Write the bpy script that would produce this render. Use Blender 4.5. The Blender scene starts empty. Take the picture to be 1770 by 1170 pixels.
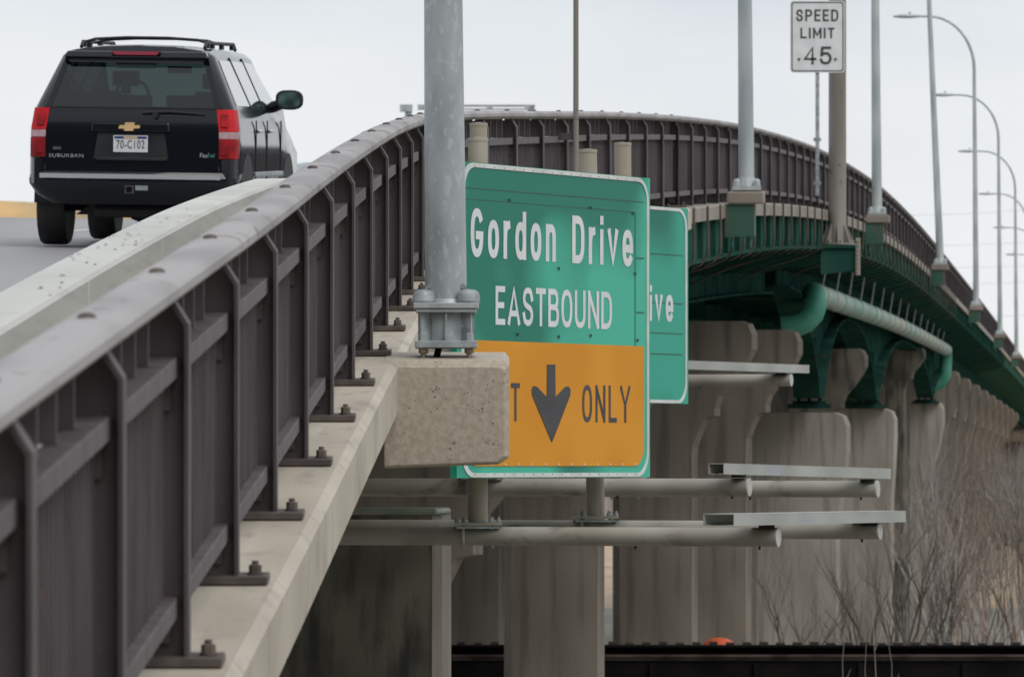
import bpy, bmesh, math, random
from mathutils import Vector, Matrix
C = bpy.context.scene.collection
R = math.radians
random.seed(7)

# ------------------------------------------------------------------ camera, world, sun, exposure
F = 12000.0; CX = 885.0; HY = 800.0           # focal length in photo pixels, centre column, horizon row
cam_d = bpy.data.cameras.new('camera'); cam = bpy.data.objects.new('camera', cam_d); C.objects.link(cam)
cam.rotation_euler = (R(90), 0, 0)
cam_d.sensor_width = 36.0; cam_d.lens = 36.0 * F / 1770.0
cam_d.shift_y = (HY - 585.0) / 1770.0
cam_d.clip_start = 0.5; cam_d.clip_end = 6000
cam_d.dof.use_dof = True; cam_d.dof.focus_distance = 39.0; cam_d.dof.aperture_fstop = 14.5
bpy.context.scene.camera = cam

W = bpy.data.worlds.new('World'); bpy.context.scene.world = W; W.use_nodes = True
nt = W.node_tree; nt.nodes.clear()
def wn(t): return nt.nodes.new(t)
out = wn('ShaderNodeOutputWorld'); bgn = wn('ShaderNodeBackground'); sky = wn('ShaderNodeTexSky')
sky.sky_type = 'NISHITA'; sky.sun_disc = False; sky.sun_elevation = R(50); sky.sun_rotation = R(143)
sky.air_density = 1.0; sky.dust_density = 3.0
hs = wn('ShaderNodeHueSaturation'); hs.inputs['Saturation'].default_value = 0.25
nt.links.new(sky.outputs[0], hs.inputs['Color'])
tc = wn('ShaderNodeTexCoord'); mp = wn('ShaderNodeMapping'); mp.inputs['Scale'].default_value = (7, 7, 22)
nz = wn('ShaderNodeTexNoise'); nz.inputs['Scale'].default_value = 1.2; nz.inputs['Detail'].default_value = 5
cr = wn('ShaderNodeValToRGB')
cr.color_ramp.elements[0].position = .3; cr.color_ramp.elements[0].color = (6.4, 6.9, 7.4, 1)
cr.color_ramp.elements[1].position = .7; cr.color_ramp.elements[1].color = (8.3, 8.55, 8.75, 1)
nt.links.new(tc.outputs['Generated'], mp.inputs[0]); nt.links.new(mp.outputs[0], nz.inputs['Vector'])
nt.links.new(nz.outputs[0], cr.inputs[0])
sep = wn('ShaderNodeSeparateXYZ'); nt.links.new(tc.outputs['Generated'], sep.inputs[0])
mr = wn('ShaderNodeMapRange'); mr.inputs[1].default_value = -0.02; mr.inputs[2].default_value = 0.075
mr.inputs[3].default_value = 1.0; mr.inputs[4].default_value = 0.0
nt.links.new(sep.outputs[2], mr.inputs[0])
hz = wn('ShaderNodeMix'); hz.data_type = 'RGBA'
nt.links.new(mr.outputs[0], hz.inputs[0]); nt.links.new(cr.outputs[0], hz.inputs[6])
hz.inputs[7].default_value = (9.1, 9.15, 9.1, 1)
mx = wn('ShaderNodeMix'); mx.data_type = 'RGBA'; mx.inputs[0].default_value = 0.9
nt.links.new(hs.outputs[0], mx.inputs[6]); nt.links.new(hz.outputs[2], mx.inputs[7])
nt.links.new(mx.outputs[2], bgn.inputs[0]); bgn.inputs[1].default_value = 0.1
nt.links.new(bgn.outputs[0], out.inputs[0])
sl = bpy.data.lights.new('sun', 'SUN'); sl.energy = 1.15; sl.angle = R(35); sl.color = (1, .96, .9)
so = bpy.data.objects.new('sun', sl); C.objects.link(so)
sdir = Vector((math.cos(R(50)) * .60, -math.cos(R(50)) * .80, math.sin(R(50))))
so.rotation_euler = sdir.to_track_quat('Z', 'Y').to_euler()
vs = bpy.context.scene.view_settings
vs.view_transform = 'Standard'; vs.look = 'None'; vs.exposure = 0.16; vs.gamma = 1.0; vs.use_curve_mapping = False
cy = bpy.context.scene.cycles
cy.max_bounces = 6; cy.transparent_max_bounces = 8

# ------------------------------------------------------------------ helpers
def P(x, y, d): return Vector(((x - CX) * d / F, d, (HY - y) * d / F))
ROOT = {}
def wloc(o): return ROOT.get(o.name, Vector((0, 0, 0)))

def tag(o, label, cat, group=None):
    o['label'] = label; o['category'] = cat
    if group: o['group'] = group
    return o
def thing(name, loc, label, cat, group=None, rot=None):
    o = bpy.data.objects.new(name, None); C.objects.link(o); o.location = loc
    o.empty_display_size = .2
    if rot: o.rotation_euler = rot; ROOT[o.name] = Vector((0, 0, 0))
    else: ROOT[o.name] = Vector(loc)
    return tag(o, label, cat, group)

class MB:
    def __init__(s): s.v = []; s.f = []
    def add(s, vs, fs):
        b = len(s.v); s.v += [tuple(p) for p in vs]; s.f += [tuple(i + b for i in f) for f in fs]; return s
    def box(s, c, size, M=None):
        x, y, z = size[0] / 2, size[1] / 2, size[2] / 2
        vs = [Vector((a * x, b * y, e * z)) for a in (-1, 1) for b in (-1, 1) for e in (-1, 1)]
        if M is not None: vs = [M @ v for v in vs]
        c = Vector(c)
        return s.add([v + c for v in vs], [(0, 1, 3, 2), (4, 6, 7, 5), (0, 4, 5, 1), (2, 3, 7, 6), (0, 2, 6, 4), (1, 5, 7, 3)])
    def hull8(s, p):   # p: 8 points, 4 bottom ring then 4 top ring
        return s.add(p, [(3, 2, 1, 0), (4, 5, 6, 7), (0, 1, 5, 4), (1, 2, 6, 5), (2, 3, 7, 6), (3, 0, 4, 7)])
    def loft(s, rings, close=True, caps=True):
        n = len(rings[0]); vs = [p for r in rings for p in r]; fs = []
        for i in range(len(rings) - 1):
            for j in range(n if close else n - 1):
                k = (j + 1) % n
                fs.append((i * n + j, i * n + k, (i + 1) * n + k, (i + 1) * n + j))
        if caps and close:
            fs.append(tuple(reversed(range(n)))); fs.append(tuple((len(rings) - 1) * n + j for j in range(n)))
        return s.add(vs, fs)
    def tube(s, pts, r, seg=10, caps=True):
        pts = [Vector(p) for p in pts]; rs = r if isinstance(r, (list, tuple)) else [r] * len(pts)
        rings = []; u = None
        for i, p in enumerate(pts):
            t = (pts[min(i + 1, len(pts) - 1)] - pts[max(i - 1, 0)]).normalized()
            if u is None: u = t.orthogonal().normalized()
            else: u = (u - t * u.dot(t)).normalized()
            w = t.cross(u)
            rings.append([p + (u * math.cos(a) + w * math.sin(a)) * rs[i] for a in [2 * math.pi * k / seg for k in range(seg)]])
        return s.loft(rings, True, caps)
    def lathe(s, c, prof, seg=16, axis='Z'):
        c = Vector(c); rings = []
        for r, h in prof:
            ring = []
            for k in range(seg):
                a = 2 * math.pi * k / seg
                if axis == 'Z': ring.append(c + Vector((r * math.cos(a), r * math.sin(a), h)))
                elif axis == 'X': ring.append(c + Vector((h, r * math.cos(a), r * math.sin(a))))
                else: ring.append(c + Vector((r * math.cos(a), h, -r * math.sin(a))))
            rings.append(ring)
        return s.loft(rings)
    def prism(s, poly, y0, y1):          # polygon of (x,z) extruded in y
        return s.loft([[Vector((x, y0, z)) for x, z in poly], [Vector((x, y1, z)) for x, z in poly]])
    def build(s, name, m, parent=None, smooth=False, bevel=0, kind=None):
        off = wloc(parent) if parent else None
        if parent is None:
            xs = [v[0] for v in s.v]; ys = [v[1] for v in s.v]; zs = [v[2] for v in s.v]
            off = Vector(((min(xs) + max(xs)) / 2, (min(ys) + max(ys)) / 2, min(zs)))
        me = bpy.data.meshes.new(name)
        me.from_pydata([(v[0] - off.x, v[1] - off.y, v[2] - off.z) for v in s.v], [], s.f)
        bm = bmesh.new(); bm.from_mesh(me); bmesh.ops.recalc_face_normals(bm, faces=bm.faces); bm.to_mesh(me); bm.free()
        me.materials.append(m)
        o = bpy.data.objects.new(name, me); C.objects.link(o)
        if parent is None: o.location = off; ROOT[o.name] = off
        else: o.parent = parent; ROOT[o.name] = wloc(parent)
        if smooth:
            for p in me.polygons: p.use_smooth = True
            me.set_sharp_from_angle(angle=R(40))
        if bevel:
            b = o.modifiers.new('bevel', 'BEVEL'); b.width = bevel; b.segments = 2; b.limit_method = 'ANGLE'; b.angle_limit = R(40)
        if kind: o['kind'] = kind
        return o

# ------------------------------------------------------------------ materials
def lin(r, g, b):
    f = lambda c: (c / 255 / 12.92) if c / 255 <= .04045 else ((c / 255 + .055) / 1.055) ** 2.4
    return (f(r), f(g), f(b), 1)
def mat(name, c1, c2=None, scale=3, det=6, rough=.6, metal=0, bump=0, bscale=80, stretch=(1, 1, 1), c3=None, s3=20, lo3=.62, hi3=.72,
        stretch3=(1, 1, 1), pits=0, pth=.50, pscale=60, coat=0, spec=.5, lo=.35, hi=.65, a3=1.0, rvar=0):
    m = bpy.data.materials.new(name); m.use_nodes = True; t = m.node_tree; N = t.nodes; L = t.links
    b = N['Principled BSDF']; b.inputs['Roughness'].default_value = rough; b.inputs['Metallic'].default_value = metal
    b.inputs['Specular IOR Level'].default_value = spec
    if coat: b.inputs['Coat Weight'].default_value = coat; b.inputs['Coat Roughness'].default_value = .03
    tcn = N.new('ShaderNodeTexCoord')
    def noise(sc, st, det=6):
        mpn = N.new('ShaderNodeMapping'); mpn.inputs['Scale'].default_value = st; L.new(tcn.outputs['Object'], mpn.inputs[0])
        n = N.new('ShaderNodeTexNoise'); n.inputs['Scale'].default_value = sc; n.inputs['Detail'].default_value = det
        L.new(mpn.outputs[0], n.inputs['Vector']); return n
    def ramp(src, a, bb):
        r_ = N.new('ShaderNodeMapRange'); r_.inputs[1].default_value = a; r_.inputs[2].default_value = bb
        L.new(src, r_.inputs[0]); return r_.outputs[0]
    def mix(fac, A, B):
        x = N.new('ShaderNodeMix'); x.data_type = 'RGBA'
        if hasattr(fac, 'links'): L.new(fac, x.inputs[0])
        else: x.inputs[0].default_value = fac
        for v, i in ((A, 6), (B, 7)):
            if hasattr(v, 'links'): L.new(v, x.inputs[i])
            else: x.inputs[i].default_value = v
        return x.outputs[2]
    col = c1
    if c2:
        n = noise(scale, stretch, det); col = mix(ramp(n.outputs[0], lo, hi), c1, c2)
        if rvar:
            q = N.new('ShaderNodeMapRange'); q.inputs[3].default_value = rough - rvar; q.inputs[4].default_value = rough + rvar
            L.new(n.outputs[0], q.inputs[0]); L.new(q.outputs[0], b.inputs['Roughness'])
    if c3:
        n3 = noise(s3, stretch3, 5); f3 = ramp(n3.outputs[0], lo3, hi3)
        if a3 < 1:
            mm = N.new('ShaderNodeMath'); mm.operation = 'MULTIPLY'; mm.inputs[1].default_value = a3; L.new(f3, mm.inputs[0]); f3 = mm.outputs[0]
        col = mix(f3, col, c3)
    if pits:
        v = N.new('ShaderNodeTexVoronoi'); v.inputs['Scale'].default_value = pscale; L.new(tcn.outputs['Object'], v.inputs['Vector'])
        wn_ = noise(pscale * .23, (1, 1, 1), 2)
        sm = N.new('ShaderNodeMath'); sm.operation = 'ADD'; L.new(v.outputs['Distance'], sm.inputs[0]); L.new(wn_.outputs[0], sm.inputs[1])
        f = ramp(sm.outputs[0], pth, pth - .05)
        mm = N.new('ShaderNodeMath'); mm.operation = 'MULTIPLY'; mm.inputs[1].default_value = pits; L.new(f, mm.inputs[0])
        col = mix(mm.outputs[0], col, (c1[0] * .25, c1[1] * .25, c1[2] * .25, 1))
    if hasattr(col, 'links'): L.new(col, b.inputs['Base Color'])
    else: b.inputs['Base Color'].default_value = col
    if bump:
        nb = noise(bscale, (1, 1, 1), 4); bp = N.new('ShaderNodeBump'); bp.inputs['Strength'].default_value = bump; bp.inputs['Distance'].default_value = .01
        L.new(nb.outputs[0], bp.inputs['Height']); L.new(bp.outputs[0], b.inputs['Normal'])
    return m
M = {}
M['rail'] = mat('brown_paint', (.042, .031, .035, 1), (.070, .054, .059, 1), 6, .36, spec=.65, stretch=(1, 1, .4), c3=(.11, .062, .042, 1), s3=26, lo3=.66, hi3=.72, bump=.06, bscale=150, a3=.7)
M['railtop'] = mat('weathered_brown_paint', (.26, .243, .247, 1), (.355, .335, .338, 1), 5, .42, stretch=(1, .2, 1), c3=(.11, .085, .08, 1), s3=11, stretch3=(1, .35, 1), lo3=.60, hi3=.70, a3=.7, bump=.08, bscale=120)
M['rust_bolt'] = mat('rusty_bolt_steel', (.075, .058, .052, 1), (.13, .10, .085, 1), 30, .7)
M['plate'] = mat('rusty_brown_plate', (.058, .047, .043, 1), (.105, .082, .07, 1), 12, .7, bump=.2)
M['conc'] = mat('concrete', (.40, .35, .285, 1), (.51, .455, .375, 1), 2.2, .9, stretch=(1, .3, 1), c3=(.25, .215, .175, 1), s3=3.5, lo3=.55, hi3=.78, stretch3=(3, .8, 1), pits=.6, pth=.57, pscale=50, bump=.35, bscale=90, a3=.85)
M['concblock'] = mat('pitted_concrete', (.38, .32, .255, 1), (.46, .40, .33, 1), 30, .92, c3=(.60, .54, .46, 1), s3=60, lo3=.685, hi3=.71, pits=.8, pth=.60, pscale=50, bump=.22, bscale=60)
M['concline'] = mat('form_line_concrete', (.42, .365, .30, 1), (.56, .50, .42, 1), 30, .95, bump=.6)
M['barrier'] = mat('pale_concrete', (.48, .478, .45, 1), (.58, .578, .55, 1), 1.6, .85, stretch=(1, .15, 1), c3=(.42, .41, .38, 1), s3=5, stretch3=(1, .12, 4), lo3=.52, hi3=.7, pits=.75, pscale=14, bump=.15, a3=.6)
M['asphalt'] = mat('asphalt', (.235, .23, .24, 1), (.29, .285, .295, 1), .6, .9, stretch=(1, .1, 1), c3=(.18, .18, .185, 1), s3=1.2, stretch3=(1.5, .05, 1), bump=.3, bscale=120)
M['line'] = mat('road_paint', (.55, .55, .53, 1), (.68, .68, .66, 1), 4, .7)
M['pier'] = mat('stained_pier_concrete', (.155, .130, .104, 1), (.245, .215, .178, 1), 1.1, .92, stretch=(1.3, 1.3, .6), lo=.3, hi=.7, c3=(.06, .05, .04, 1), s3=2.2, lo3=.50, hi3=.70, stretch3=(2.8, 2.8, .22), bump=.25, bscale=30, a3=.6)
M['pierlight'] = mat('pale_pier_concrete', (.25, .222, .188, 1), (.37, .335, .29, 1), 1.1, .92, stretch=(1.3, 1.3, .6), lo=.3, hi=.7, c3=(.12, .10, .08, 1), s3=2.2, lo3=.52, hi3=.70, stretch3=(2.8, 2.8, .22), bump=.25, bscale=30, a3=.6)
M['pierdark'] = mat('black_stained_pier_concrete', (.085, .075, .058, 1), (.17, .15, .12, 1), 1.3, .92, c3=(.025, .025, .022, 1), s3=2.2, lo3=.46, hi3=.66, stretch3=(2.5, 2.5, .6), bump=.4, bscale=25, a3=.95)  # real stains on the nearest pier; stands in for shadow on inner piers
M['algae'] = mat('algae_green_concrete', (.16, .20, .15, 1), (.24, .25, .20, 1), 3, .9)
M['deckc'] = mat('concrete_edge_band', (.20, .172, .142, 1), (.28, .242, .205, 1), 1.2, .9, c3=(.2, .165, .13, 1), s3=2.5, stretch3=(2, 2, .5), lo3=.58, hi3=.72, a3=.6)
M['green'] = mat('green_bridge_paint', (.014, .045, .037, 1), (.025, .070, .056, 1), 1.4, .7, spec=0, c3=(.06, .045, .032, 1), s3=2.0, lo3=.60, hi3=.75, stretch3=(2, 2, .7), bump=.05, bscale=40, a3=.7)  # bridge green darkened to carry the shade under the deck
M['greenpipe'] = mat('faded_green_pipe', (.16, .34, .27, 1), (.34, .42, .36, 1), .9, .38, c3=(.42, .38, .32, 1), s3=.8, lo3=.5, hi3=.6)
M['greenelbow'] = mat('green_pipe_elbow', (.04, .23, .16, 1), (.08, .31, .23, 1), 2, .4)
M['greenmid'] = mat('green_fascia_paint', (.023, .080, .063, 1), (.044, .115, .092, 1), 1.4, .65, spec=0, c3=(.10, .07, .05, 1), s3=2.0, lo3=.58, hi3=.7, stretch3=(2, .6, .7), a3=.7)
M['greenlit'] = mat('rust_streaked_green_paint', (.034, .095, .073, 1), (.06, .135, .105, 1), 1.4, .6, spec=.2, c3=(.13, .09, .06, 1), s3=2.4, lo3=.50, hi3=.64, stretch3=(2, 2, .7), a3=.8)  # lighter copy of the bridge green painted as lit, with rust streaks
M['rustrod'] = mat('rusty_rod', (.055, .055, .045, 1), (.11, .085, .065, 1), 3, .7)
M['galv'] = mat('galvanized_steel', (.29, .325, .34, 1), (.47, .505, .52, 1), 7, rough=.5, stretch=(1, 1, .35), metal=.25, lo=.3, hi=.7, c3=(.55, .57, .57, 1), s3=38, stretch3=(1, 1, .45), lo3=.57, hi3=.62, bump=.05, bscale=60, rvar=.1, a3=.45)
M['galvdark'] = mat('dull_galvanized_steel', (.25, .285, .30, 1), (.37, .41, .42, 1), 14, .55, metal=.2, c3=(.45, .47, .48, 1), s3=30, lo3=.60, hi3=.68, bump=.15)
M['nut'] = mat('brass_brown_nut', (.22, .18, .13, 1), (.3, .25, .19, 1), 30, .5, metal=.4)
M['pipe'] = mat('grey_structural_pipe', (.30, .285, .25, 1), (.39, .375, .335, 1), 3, .5, c3=(.15, .13, .105, 1), s3=6, lo3=.58, hi3=.72, stretch3=(.6, 1, 1), bump=.05, a3=.8, metal=.1)
M['pipecap'] = mat('pipe_end_cap', (.42, .42, .40, 1), (.5, .5, .48, 1), 8, .5)
M['tray'] = mat('aluminium_tray', (.34, .35, .33, 1), (.43, .44, .415, 1), 2.5, .45, metal=.15, c3=(.36, .38, .42, 1), s3=3, lo3=.6, hi3=.66)
M['tanpost'] = mat('tan_grey_post', (.36, .32, .26, 1), (.45, .41, .345, 1), 3, .6, c3=(.27, .235, .19, 1), s3=6, stretch3=(3, 3, .4))
M['brownpole'] = mat('brown_steel_pole', (.19, .172, .15, 1), (.30, .28, .25, 1), 1.5, .55, stretch=(2, 2, .3), c3=(.13, .09, .06, 1), s3=5, lo3=.62, hi3=.7)
M['lampgrey'] = mat('lamp_pole_steel', (.33, .37, .385, 1), (.46, .50, .51, 1), 3, .5, metal=.1, stretch=(2, 2, .4))
M['signgreen'] = mat('green_sign_sheeting', (.000, .185, .125, 1), (.050, .46, .325, 1), .8, det=1.5, rough=.34, spec=.18, stretch=(.9, .9, .9), lo=.40, hi=.52, bump=.015, bscale=12)  # pale and dark green patches imitate sky and bridge reflections in the colour
M['signgreen2'] = mat('deep_green_sign_sheeting', (.000, .165, .115, 1), (.025, .36, .26, 1), .8, det=1, rough=.34, spec=.18, lo=.40, hi=.55, bump=.015, bscale=12)  # same reflection patches painted into a deeper green
M['signorange'] = mat('orange_sign_sheeting', (.66, .265, .010, 1), (.72, .300, .018, 1), 2, .5, spec=.3, bump=.02, bscale=20)
M['signwhite'] = mat('white_reflective', (.66, .68, .69, 1), (.74, .76, .77, 1), 5, .4)
M['signblack'] = mat('black_sign_film', (.045, .045, .05, 1), (.06, .06, .065, 1), 6, .45)
M['signborder'] = mat('silver_sign_border', (.58, .61, .60, 1), (.68, .70, .69, 1), 6, .4)
M['signback'] = mat('sign_back_aluminium', (.40, .42, .41, 1), (.5, .52, .51, 1), 2, .45, metal=.3)
M['seam'] = mat('dark_seam', (.02, .10, .075, 1), (.03, .13, .09, 1), 9, .6)
M['ground'] = mat('gravel_ground', (.18, .17, .135, 1), (.25, .235, .185, 1), .15, .95, c3=(.12, .13, .10, 1), s3=.4)
M['field'] = mat('dry_grass', (.50, .35, .21, 1), (.40, .28, .18, 1), .08, .95, c3=(.20, .15, .10, 1), s3=.3, lo3=.5, hi3=.7)
M['bluff'] = mat('straw_hill', (.60, .38, .16, 1), (.42, .30, .16, 1), .12, .95, stretch=(1, 1, 3), c3=(.25, .2, .12, 1), s3=.3, lo3=.6, hi3=.7)
M['black'] = mat('black_girder_paint', (.006, .005, .006, 1), (.012, .010, .010, 1), 2, .9, bump=.1, spec=.08)
M['rustrail'] = mat('rusty_rail', (.04, .026, .022, 1), (.10, .075, .066, 1), 3, .6, spec=.2)
M['tie'] = mat('tarred_timber', (.02, .014, .012, 1), (.035, .025, .02, 1), 3, .8)
M['bark'] = mat('dark_bark', (.085, .07, .062, 1), (.13, .11, .098, 1), 2, .9)
M['barkpale'] = mat('pale_bark', (.40, .375, .35, 1), (.30, .275, .255, 1), 2, .9)
M['barkbrown'] = mat('red_brown_twigs', (.20, .145, .115, 1), (.29, .23, .19, 1), 2, .9)
M['orange'] = mat('orange_plastic', (.62, .10, .03, 1), (.55, .085, .025, 1), 3, .5)
M['carpaint'] = mat('black_car_paint', (.0025, .0045, .009, 1), None, rough=.10, coat=.15, spec=.36)
M['carpaintlow'] = mat('dusty_black_car_paint', (.012, .014, .018, 1), (.025, .027, .03, 1), 4, .35, spec=.3)
M['trim'] = mat('black_car_trim', (.009, .010, .012, 1), (.014, .015, .017, 1), 6, .5)
M['chrome'] = mat('chrome', (.68, .71, .75, 1), None, rough=.32, metal=.6)
M['gold'] = mat('gold_emblem', (.75, .52, .25, 1), (.68, .47, .22, 1), 9, .35, metal=.35)
M['tail'] = mat('red_lens', (.46, .006, .012, 1), (.60, .010, .02, 1), 7, .25, spec=.3)
M['taildark'] = mat('dark_red_lens', (.22, .004, .008, 1), (.42, .006, .012, 1), 9, .25, spec=.3)
M['reverse'] = mat('clear_lens', (.42, .26, .28, 1), (.50, .34, .36, 1), 20, .2, coat=.6)
M['chmsl'] = mat('rose_lens', (.33, .045, .075, 1), None, rough=.3)
M['tyre'] = mat('tyre_rubber', (.014, .014, .015, 1), (.022, .022, .022, 1), 8, .85, bump=.3, bscale=40)
M['rim'] = mat('alloy_rim', (.32, .32, .33, 1), None, rough=.35, metal=.7)
M['platewhite'] = mat('number_plate_white', (.60, .61, .63, 1), (.66, .67, .69, 1), 20, .4)
M['plateblue'] = mat('number_plate_blue', (.03, .05, .16, 1), None, rough=.4)
M['greenbadge'] = mat('green_badge', (.10, .32, .26, 1), None, rough=.4)
M['seat'] = mat('seat_cloth', (.03, .03, .032, 1), (.04, .04, .042, 1), 9, .8)
M['bluecar'] = mat('dark_blue_car_paint', (.012, .018, .04, 1), None, rough=.25, coat=.8)
M['wire'] = mat('cable_grey', (.45, .47, .49, 1), None, rough=.8)
M['hitchgrey'] = mat('hitch_grey', (.05, .055, .06, 1), (.08, .085, .09, 1), 15, .5)

def glass_mat(name, tint, fac_add=0.0):
    m = bpy.data.materials.new(name); m.use_nodes = True; t = m.node_tree; N = t.nodes; L = t.links; N.clear()
    o = N.new('ShaderNodeOutputMaterial'); tr = N.new('ShaderNodeBsdfTransparent'); tr.inputs[0].default_value = tint
    gl = N.new('ShaderNodeBsdfGlossy'); gl.inputs['Roughness'].default_value = .03; gl.inputs[0].default_value = (.9, .95, 1, 1)
    fw = N.new('ShaderNodeLayerWeight'); fw.inputs[0].default_value = .5; fp = N.new('ShaderNodeMath'); fp.operation = 'POWER'; fp.inputs[1].default_value = 5; fr = N.new('ShaderNodeMath'); fr.operation = 'MULTIPLY_ADD'; fr.inputs[1].default_value = .9; fr.inputs[2].default_value = .055
    L.new(fw.outputs['Facing'], fp.inputs[0]); L.new(fp.outputs[0], fr.inputs[0])
    mxs = N.new('ShaderNodeMixShader'); L.new(fr.outputs[0], mxs.inputs[0]); L.new(tr.outputs[0], mxs.inputs[1]); L.new(gl.outputs[0], mxs.inputs[2])
    L.new(mxs.outputs[0], o.inputs[0]); return m
M['tint'] = glass_mat('tinted_glass', (.032, .05, .048, 1))
M['clear'] = glass_mat('windscreen_glass', (.62, .78, .74, 1))
M['sideglass'] = mat('dark_side_glass', (.02, .024, .028, 1), None, rough=.06, spec=1.0, coat=1)
M['mirror'] = mat('mirror_glass', (.12, .2, .19, 1), (.03, .06, .06, 1), 9, .1, metal=.6)

# ------------------------------------------------------------------ bridge alignment (plan and profile of the outer railing line)
def railX(d):
    if d < 48: return -.833 + .0115 * (d - 17.95)
    if d < 53:                     # short transition, then straight again
        u = (d - 48) / 5; a = -.833 + .0115 * 30.05; b = -.1835; ma = .0115 * 5; mb_ = .0865 * 5
        return (2*u**3 - 3*u**2 + 1) * a + (u**3 - 2*u**2 + u) * ma + (-2*u**3 + 3*u**2) * b + (u**3 - u**2) * mb_
    return -.1835 + .0865 * (d - 53)
ZT = [(0, -1.73), (8, -1.20), (13, -.86), (17.95, -.524), (22.95, -.185), (28, .172), (33, .512), (38, .835), (45, 1.24), (53, 1.67), (60, 2.02),
      (66.4, 2.34), (79, 2.92), (92.4, 3.46), (110, 4.03), (124.8, 4.39), (142, 4.69), (163, 4.87), (186, 4.93), (215, 4.93), (248, 4.91), (312, 4.80), (374, 4.62), (600, 3.7), (900, 2.5)]
def Z(d):
    for i in range(len(ZT) - 1):
        if ZT[i][0] <= d <= ZT[i + 1][0]: break
    g = lambda k: ZT[max(0, min(len(ZT) - 1, k))]
    (x0, y0), (x1, y1) = ZT[i], ZT[i + 1]
    a = g(i - 1); b = g(i + 2)
    m0 = (y1 - a[1]) / (x1 - a[0]) if a[0] != x1 else 0
    m1 = (b[1] - y0) / (b[0] - x0)
    h = x1 - x0; t = (d - x0) / h
    return (2*t**3 - 3*t**2 + 1) * y0 + (t**3 - 2*t**2 + t) * h * m0 + (-2*t**3 + 3*t**2) * y1 + (t**3 - t**2) * h * m1
def slopeX(d): return (railX(d + .5) - railX(d - .5))
def slopeZ(d): return (Z(d + .5) - Z(d - .5))
def L(d, off, h):                       # a point of the bridge: distance along, offset outwards, height above the kerb top
    s = slopeX(d); n = Vector((1, -s, 0)).normalized()
    return Vector((railX(d) + n.x * off, d + n.y * off, Z(d) + h))
def frange(a, b, st):
    n = max(1, int(round((b - a) / st))); return [a + (b - a) * i / n for i in range(n + 1)]
def sweep(mb, prof, ds): return mb.loft([[L(d, o, h) for o, h in prof] for d in ds])
def rect(o0, o1, h0, h1): return [(o0, h0), (o1, h0), (o1, h1), (o0, h1)]

posts = [17.95 + 2.5 * k for k in range(-4, 14)] + [53.04 + 2.59 * k for k in range(0, 146)]
SPLIT = 76.35
near_posts = [d for d in posts if d < SPLIT + .1]; far_posts = [d for d in posts if d > SPLIT - .1]

# ------------------------------------------------------------------ ground
MB().add([(-2500, -300, -6), (2500, -300, -6), (2500, 4500, -6), (-2500, 4500, -6)], [(0, 1, 2, 3)]).build('ground', M['ground'], kind='structure')
MB().add([(-60, 287, -5.995), (900, 287, -5.995), (1500, 3900, -5.995), (-500, 3900, -5.995)], [(0, 1, 2, 3)]).build('dry_grass_field', M['field'], kind='structure')
# bluff on the horizon, left
hb = MB(); ridge = [(-400, 352), (-150, 349), (0, 347), (60, 350), (150, 347), (300, 352), (430, 330), (480, 288), (530, 281), (600, 284), (760, 330), (900, 420), (1100, 520), (1300, 640), (1600, 700)]
rings = []
for x, y in ridge:
    a = P(x, y, 900); rings.append([Vector((a.x, 820, -6)), Vector((a.x, 900, a.z)), Vector((a.x, 1000, a.z - 1)), Vector((a.x, 1300, -6))])
hb.loft(rings[:7]); hb.build('straw_covered_hill', M['bluff'], kind='structure')
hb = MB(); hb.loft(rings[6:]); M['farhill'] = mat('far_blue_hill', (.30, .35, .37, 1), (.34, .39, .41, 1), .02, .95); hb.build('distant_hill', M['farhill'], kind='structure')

M['woods'] = mat('bare_woods', (.10, .09, .08, 1), (.15, .135, .12, 1), .35, .95, stretch=(3, 3, .6), bump=.5, bscale=1.5)
hb = MB(); rings = []  # unseen hill added behind the camera to darken reflections in the SUV's rear
for k in range(41):
    X = -700 + 35 * k; zz = 85 + 12 * math.sin(k * .5) + 5 * math.sin(k * 1.7)
    rings.append([Vector((X, -150, -6)), Vector((X, -190, zz * .7)), Vector((X, -240, zz)), Vector((X, -400, -6))])
hb.loft(rings); hb.build('wooded_hillside', M['woods'], kind='structure')
# ------------------------------------------------------------------ bridge
BR = thing('highway_bridge', (railX(40), 40, Z(40) - .6), 'long curved highway bridge climbing away to the right, concrete edge then green steel girders', 'bridge')
ds_n = frange(6, SPLIT, 1.0)
# near deck slab
mb = MB(); sweep(mb, [(-.26, -.24), (-.26, -.05), (-1.0, -.05), (-1.0, -.6), (-14, -.45), (-14, -.8), (-1.1, -.95), (-.6, -.95), (-.6, -.26)], ds_n)
mb.build('deck_slab', M['conc'], BR)
# edge beam cast in lengths that meet at each post
ep = [-.26, .112, .135]
mb = MB(); cuts = [5.5] + near_posts
jt = MB()
for a, b in zip(cuts[:-1], cuts[1:]):
    a2, b2 = a + .12, b + .12
    g = .012
    full = [(-.26, -.24), (-.26, 0), (.105, 0), (.135, -.03), (.135, -.235), (.11, -.25)]
    tight = [(-.26, -.24), (-.26, -.012), (.09, -.012), (.118, -.042), (.118, -.235), (.10, -.25)]
    ds = [a2 + g / 2] + [a2 + g / 2 + .022] + frange(a2 + .3, b2 - .3, .6) + [b2 - g / 2 - .022, b2 - g / 2]
    rr = []
    for i, d in enumerate(ds):
        pf = tight if i in (0, len(ds) - 1) else full
        rr.append([L(d, o, h) for o, h in pf])
    mb.loft(rr)
    jt.loft([[L(d, o, h) for o, h in rect(-.25, .112, -.23, -.016)] for d in (b2 - .02, b2 + .02)])
mb.build('edge_beam', M['conc'], BR)
M['joint'] = mat('dark_joint_filler', (.10, .08, .065, 1), (.15, .11, .085, 1), 8, .9)
jt.build('joint_filler', M['joint'], BR)
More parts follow.
